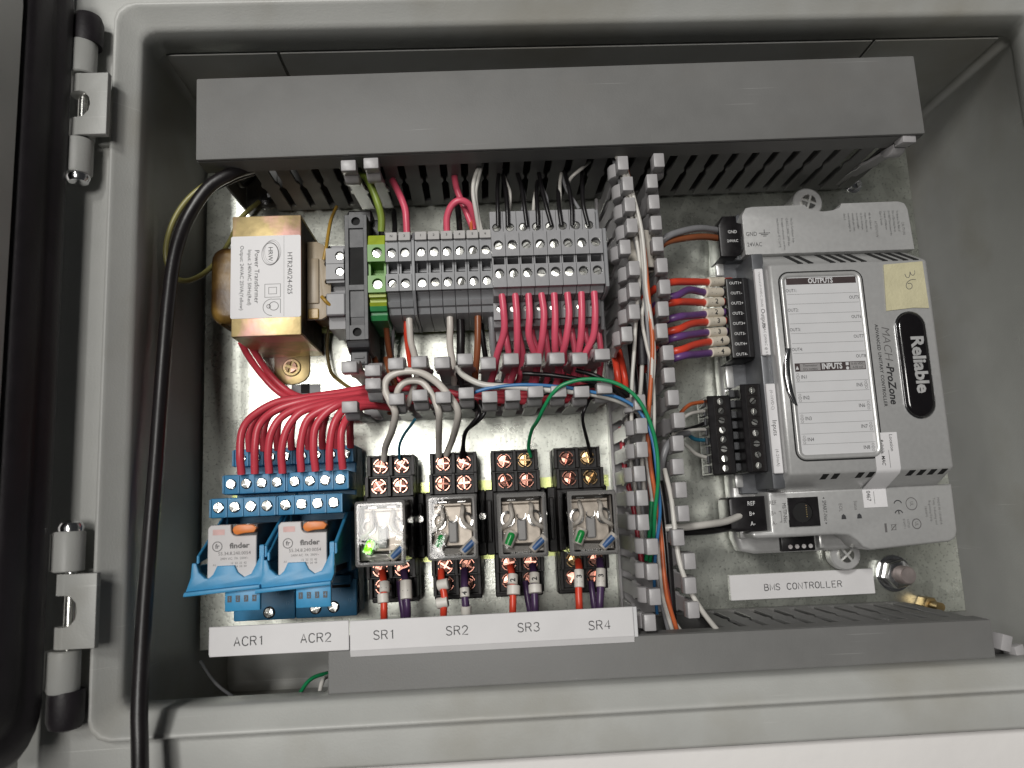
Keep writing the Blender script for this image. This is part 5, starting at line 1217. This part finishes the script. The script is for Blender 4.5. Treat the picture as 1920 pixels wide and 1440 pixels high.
# --- marked wires under the clear relays
def marked(p, mat, r, lab, sl):
    w_ = wire(p, r, mat, lab, 'marked wires under the clear relays', n=10)
    for a, b, t, rr, rot in sl: sleeve(w_, a, b, rr, sleevew, t, 2.1, rot)
marked([(717, 1072, 34), (719, 1090, 38), (720, 1120, 41), (721, 1150, 42), (721, 1200, 36)], w_orr, 1.45, 'red wire under SR1 with two white sleeves', [((721, 1091, 39), (721, 1111, 40.8), '1', 2.05, -90), ((718, 1113, 40.8), (719, 1131, 41.6), None, 2.3, 0)])
marked([(757, 1070, 34), (760, 1090, 37), (762, 1120, 40), (763, 1150, 40), (763, 1200, 34)], w_dpur, 1.55, 'dark purple wire under SR1 with a long white sleeve marked 1', [((761, 1088, 38), (762, 1124, 40), '1', 2.4, -90)])
marked([(827, 1070, 34), (828, 1092, 38), (832, 1118, 40), (832, 1150, 40), (832, 1200, 34)], w_orr, 1.45, 'red wire under SR2 with askew white sleeves', [((821, 1098, 38.5), (841, 1094, 39.5), None, 2.2, -90), ((819, 1132, 40), (840, 1128, 40.5), None, 2.2, -90)])
marked([(871, 1068, 34), (871, 1090, 38), (872, 1118, 40), (873, 1150, 40), (873, 1200, 34)], w_dpur, 1.55, 'dark purple wire under SR2 with a white sleeve marked 4', [((871, 1102, 39.5), (872, 1120, 40.6), '4', 1.95, -90), ((874, 1136, 40.3), (874, 1152, 40), None, 2.1, 0)])
marked([(957, 1062, 34), (960, 1080, 38), (961, 1110, 41), (961, 1150, 42), (961, 1200, 36)], w_orr, 1.45, 'red wire under SR3 with a white sleeve marked 2', [((962, 1077, 39), (961, 1096, 40.6), '2', 2.1, -90), ((963, 1098, 40.8), (963, 1116, 41.8), None, 2.7, 0)])
marked([(998, 1060, 34), (1001, 1078, 38), (1002, 1108, 41), (1004, 1150, 42), (1006, 1200, 36)], w_dpur, 1.55, 'dark purple wire under SR3 with a white sleeve marked 2', [((1002, 1074, 39), (1002, 1094, 40.6), '2', 2.1, -90), ((1003, 1096, 40.8), (1004, 1113, 41.8), None, 2.7, 0)])
marked([(1084, 1052, 34), (1086, 1070, 38), (1086, 1105, 41), (1086, 1145, 42), (1086, 1200, 36)], w_orr, 1.5, 'red wire under SR4 with a white sleeve marked 1 3', [((1085.5, 1068, 39), (1086, 1102, 41), '1 3', 2.0, -90)])
marked([(1124, 1050, 34), (1126, 1070, 38), (1126, 1102, 41), (1125, 1145, 42), (1124, 1200, 36)], w_dpur, 1.6, 'dark purple wire under SR4 with a white sleeve marked 1 3', [((1126.5, 1066, 39), (1126.5, 1101, 41), '1 3', 2.0, -90)])
for k, (x, m_) in enumerate(((985, w_dpur), (1108, w_dpur), (748, w_dpur))):
    wire([(x, 1090, 28), (x + 4, 1120, 30), (x + 10, 1160, 30), (x + 10, 1200, 26)], 1.3, m_, 'second dark purple wire behind, under %s' % ('SR3', 'SR4', 'SR1')[k], 'second wires under the clear relays')

# --- output wires of the controller
outs = [(1253, 529, 1330, 529, 1355, 528, w_orr, '1 1', 0), (1262, 553, 1324, 548, 1352, 548, w_pur, '1 1', -6), (1258, 566, 1324, 567, 1353, 566, w_orr, '1 2', 0), (1266, 594, 1324, 588, 1352, 585, w_pur, '1 2', 1),
        (1266, 616, 1328, 604, 1356, 602, w_orr, '1 3', -3), (1270, 630, 1329, 624, 1358, 622, w_pur, '1 3', 0), (1272, 655, 1334, 641, 1362, 638, w_orr, '1 4', -2), (1276, 667, 1335, 661, 1364, 659, w_pur, '1 4', 0)]
for k, (xa, ya, xb, yb, xc, yc, m_, t, bow) in enumerate(outs):
    col = 'orange-red' if m_ is w_orr else 'purple'
    w_ = wire([(xa - 46, ya + 30, 30), (xa - 18, ya + 8, 42), (xa + 8, ya, 44), ((xa + xb) / 2, (ya + yb) / 2 + bow, 38), (xb, yb, 30), (xc + 16, yc - 1, 24)], 1.62, m_, '%s %s wire with cream sleeve marked %s at the controller outputs' % (('uppermost', 'second', 'third', 'lowest')[k // 2], col, t), 'marked output wires', n=10)
    sleeve(w_, (xb - 3, yb, 31), (xc, yc, 26.5), 2.15, sleevem, t, 2.25, 3)

# --- supply, input and network wires of the controller
for p, r_, m_, lab in (
    ([(1225, 470, 36), (1248, 446, 40), (1276, 434, 38), (1312, 428, 32), (1352, 433, 22)], 1.55, w_gry, 'grey supply wire into the black GND plug'),
    ([(1228, 474, 34), (1250, 454, 38), (1290, 446, 34), (1325, 445, 28), (1354, 448, 21)], 1.55, w_brn, 'brown supply wire into the black 24VAC plug'),
    ([(1262, 800, 40), (1274, 778, 38), (1292, 761, 32), (1312, 754, 26), (1330, 752, 21)], .85, w_org, 'thin orange wire into the first input terminal'),
    ([(1268, 795, 38), (1290, 778, 34), (1308, 772, 28), (1330, 770, 21)], .8, w_wht, 'thin white wire into the second input terminal'),
    ([(1258, 812, 38), (1282, 806, 34), (1305, 800, 26), (1332, 788, 21)], .75, w_blk, 'thin black wire into the third input terminal'),
    ([(1262, 814, 40), (1284, 809, 34), (1308, 806, 28), (1334, 806, 21)], .8, w_wht, 'thin white wire into the fourth input terminal'),
    ([(1264, 806, 38), (1286, 812, 32), (1304, 824, 26), (1334, 825, 21)], .9, w_teal, 'dark teal wire into the fifth input terminal'),
    ([(1270, 822, 34), (1290, 838, 30), (1308, 852, 26), (1336, 861, 21)], .85, w_wht, 'thin white wire into the seventh input terminal'),
    ([(1238, 898, 38), (1242, 862, 42), (1252, 834, 42), (1272, 818, 38), (1290, 812, 32)], 1.5, w_gry, 'light grey sheathed cable rising from the tall duct to the input terminals'),
    ([(1248, 990, 38), (1286, 988, 40), (1325, 984, 37), (1362, 976, 30), (1390, 966, 24)], 1.55, w_wht, 'white network wire looping into the REF B+ A- plug'),
    ([(1245, 1000, 34), (1285, 998, 34), (1330, 996, 28), (1365, 990, 22), (1384, 984, 19)], 1.5, w_blk, 'black network wire under the white one into the REF B+ A- plug')):
    wire(p, r_, m_, lab, 'controller wires', n=10)

# --- bundle in the tall duct
bun = [([(1150, 284, 50), (1166, 316, 56), (1184, 372, 57), (1200, 432, 57), (1206, 500, 57), (1214, 570, 56), (1222, 630, 55), (1222, 700, 54), (1215, 780, 50), (1205, 850, 46), (1208, 930, 44)], .85, w_wht, 'white wire down the tall duct, nearest the orange one at the top'),
       ([(1158, 282, 50), (1174, 318, 56), (1190, 372, 58), (1203, 428, 58), (1210, 490, 58), (1212, 540, 57), (1222, 600, 56), (1226, 670, 54), (1220, 740, 50), (1206, 800, 44)], .85, w_wht, 'white wire that bows to the right along the tall duct top'),
       ([(1154, 288, 49), (1168, 340, 54), (1184, 400, 55), (1194, 450, 56), (1199, 510, 56), (1194, 590, 55), (1188, 660, 54), (1186, 720, 54), (1184, 790, 50)], .8, w_wht, 'lone white wire close to the left comb of the tall duct'),
       ([(1160, 284, 49), (1176, 322, 55), (1188, 372, 57), (1198, 420, 57), (1208, 472, 57), (1213, 530, 57), (1220, 590, 56), (1223, 650, 55), (1220, 730, 53), (1216, 800, 50), (1219, 860, 48), (1229, 930, 46), (1238, 1000, 44), (1243, 1060, 44), (1252, 1120, 44), (1270, 1184, 42)], .95, w_org, 'orange wire running the whole length of the tall duct'),
       ([(1148, 292, 46), (1164, 350, 52), (1186, 430, 54), (1198, 480, 55), (1207, 540, 55), (1212, 600, 54), (1216, 660, 52), (1218, 740, 48)], .75, w_gry, 'pale grey wire twisted with the orange one in the tall duct'),
       ([(1208, 560, 54), (1204, 600, 54), (1214, 650, 53), (1222, 690, 52), (1228, 760, 48), (1226, 830, 46)], .75, w_wht, 'white wire crossing the black joint in the tall duct'),
       ([(1222, 760, 46), (1212, 840, 44), (1222, 930, 43), (1232, 1000, 43), (1238, 1070, 43), (1246, 1130, 42), (1262, 1186, 40)], .85, w_wht, 'white wire in the lower tall duct, left of the orange one'),
       ([(1232, 930, 44), (1240, 1000, 44), (1246, 1060, 43), (1248, 1110, 42), (1256, 1150, 42), (1280, 1188, 40)], .85, w_wht, 'white wire in the lower tall duct, right of the orange one'),
       ([(1236, 960, 40), (1230, 1040, 40), (1238, 1110, 40), (1254, 1186, 38)], .9, w_gry, 'grey wire at the foot of the tall duct'),
       ([(1246, 880, 48), (1258, 930, 54), (1264, 985, 57), (1268, 1020, 57), (1276, 1060, 58), (1292, 1106, 58), (1318, 1150, 58), (1352, 1190, 54)], 1.0, w_wht, 'single white wire leaning right at the foot of the tall duct'),
       ([(1222, 940, 44), (1218, 1000, 42), (1212, 1050, 36)], .9, w_grn, 'green wire end deep in the lower tall duct'),
       ([(1210, 800, 40), (1216, 860, 40), (1222, 930, 38), (1236, 1010, 38), (1248, 1090, 38), (1262, 1170, 36)], 1.1, w_orr, 'rusty red wire deep in the lower tall duct'),
       ([(1212, 700, 38), (1220, 780, 36), (1230, 860, 34), (1244, 950, 34), (1252, 1040, 34), (1262, 1160, 32)], 1.7, w_blk, 'thick black wire deep in the tall duct'),
       ([(1200, 680, 40), (1206, 740, 38), (1214, 820, 36), (1226, 900, 34), (1238, 980, 32)], 1.4, w_blk, 'second black wire deep in the tall duct'),
       ([(1178, 610, 20), (1186, 680, 24), (1190, 740, 26), (1180, 800, 26)], 1.5, w_blk, 'black wire against the left comb of the tall duct'),
       ([(1150, 660, 22), (1156, 690, 30), (1160, 716, 30), (1162, 750, 24)], 1.5, w_orr, 'orange-red wire behind the junction of the two open ducts, left one'),
       ([(1160, 656, 20), (1168, 690, 28), (1172, 720, 28), (1172, 756, 22)], 1.5, w_orr, 'orange-red wire behind the junction of the two open ducts, right one'),
       ([(1240, 640, 40), (1226, 654, 44), (1216, 668, 40), (1206, 700, 30)], 1.4, w_orr, 'orange-red wire dipping into the tall duct from the outputs'),
       ([(1174, 780, 30), (1180, 850, 28), (1194, 940, 28), (1206, 1020, 26)], 1.0, w_wht, 'white wire seen through the slots of the lower tall duct'),
       ([(1164, 800, 22), (1172, 880, 20), (1190, 960, 20), (1204, 1060, 20)], 1.2, w_red, 'red wire seen through the slots of the lower tall duct'),
       ([(1190, 830, 30), (1198, 900, 28), (1208, 990, 26), (1220, 1090, 24)], 1.0, w_gry, 'grey wire seen through the slots of the lower tall duct')]
for p, r_, m_, lab in bun: wire(p, r_, m_, lab, 'wires in the tall duct')
jt = wire([(1201, 596, 44), (1203, 640, 46), (1205, 684, 46)], 2.3, rubber, 'black rubbery joint sleeve in the middle of the tall duct', None, 'joint sleeve', 'joint_sleeve', 12)
wire([(1204, 682, 46), (1202, 720, 44), (1198, 760, 40)], .9, w_wht, 'white wire coming out below the black joint sleeve', 'wires in the tall duct')
# cream clip round the bundle
x, z = P(1206, 470, 48)
kc = MB().loft([[(x + r_ * math.cos(a), 50 + r_ * .75 * math.sin(a), z + t) for a in [2 * math.pi * i / 20 for i in range(20)]] for r_, t in ((6.0, -8), (6.6, -7.6), (6.6, 0), (6.3, .4), (6.3, 1.0), (6.6, 1.4), (6.6, 8), (6.0, 8.4), (5.2, 8.4), (5.2, -8), (6.0, -8))])
kc.xform(lambda v: (v[0] + (v[2] - z) * -.12, v[1] - 4, v[2]))
tag(kc.build('cable_clip', clipm, org=(x, 48, z), ang=50), 'cream tubular clip round the wires near the top of the tall duct', 'cable clip')

# --- odd wires below the ACR strip
wire([(552, 1322, 40), (566, 1294, 36), (584, 1274, 32), (608, 1264, 28), (640, 1258, 20)], .8, w_grn, 'green wire curling out of the bottom duct under the ACR2 label', 'loose wires at the bottom left')
wire([(599, 1318, 44), (600, 1296, 42), (604, 1280, 40), (612, 1270, 34), (640, 1262, 24)], .9, w_wht, 'white wire curling out of the bottom duct beside the green one', 'loose wires at the bottom left')
wire([(376, 1240, 6), (400, 1276, 12), (430, 1302, 20), (482, 1330, 30)], .7, w_gry, 'thin grey wire in the dark bottom left corner', 'loose wires at the bottom left')
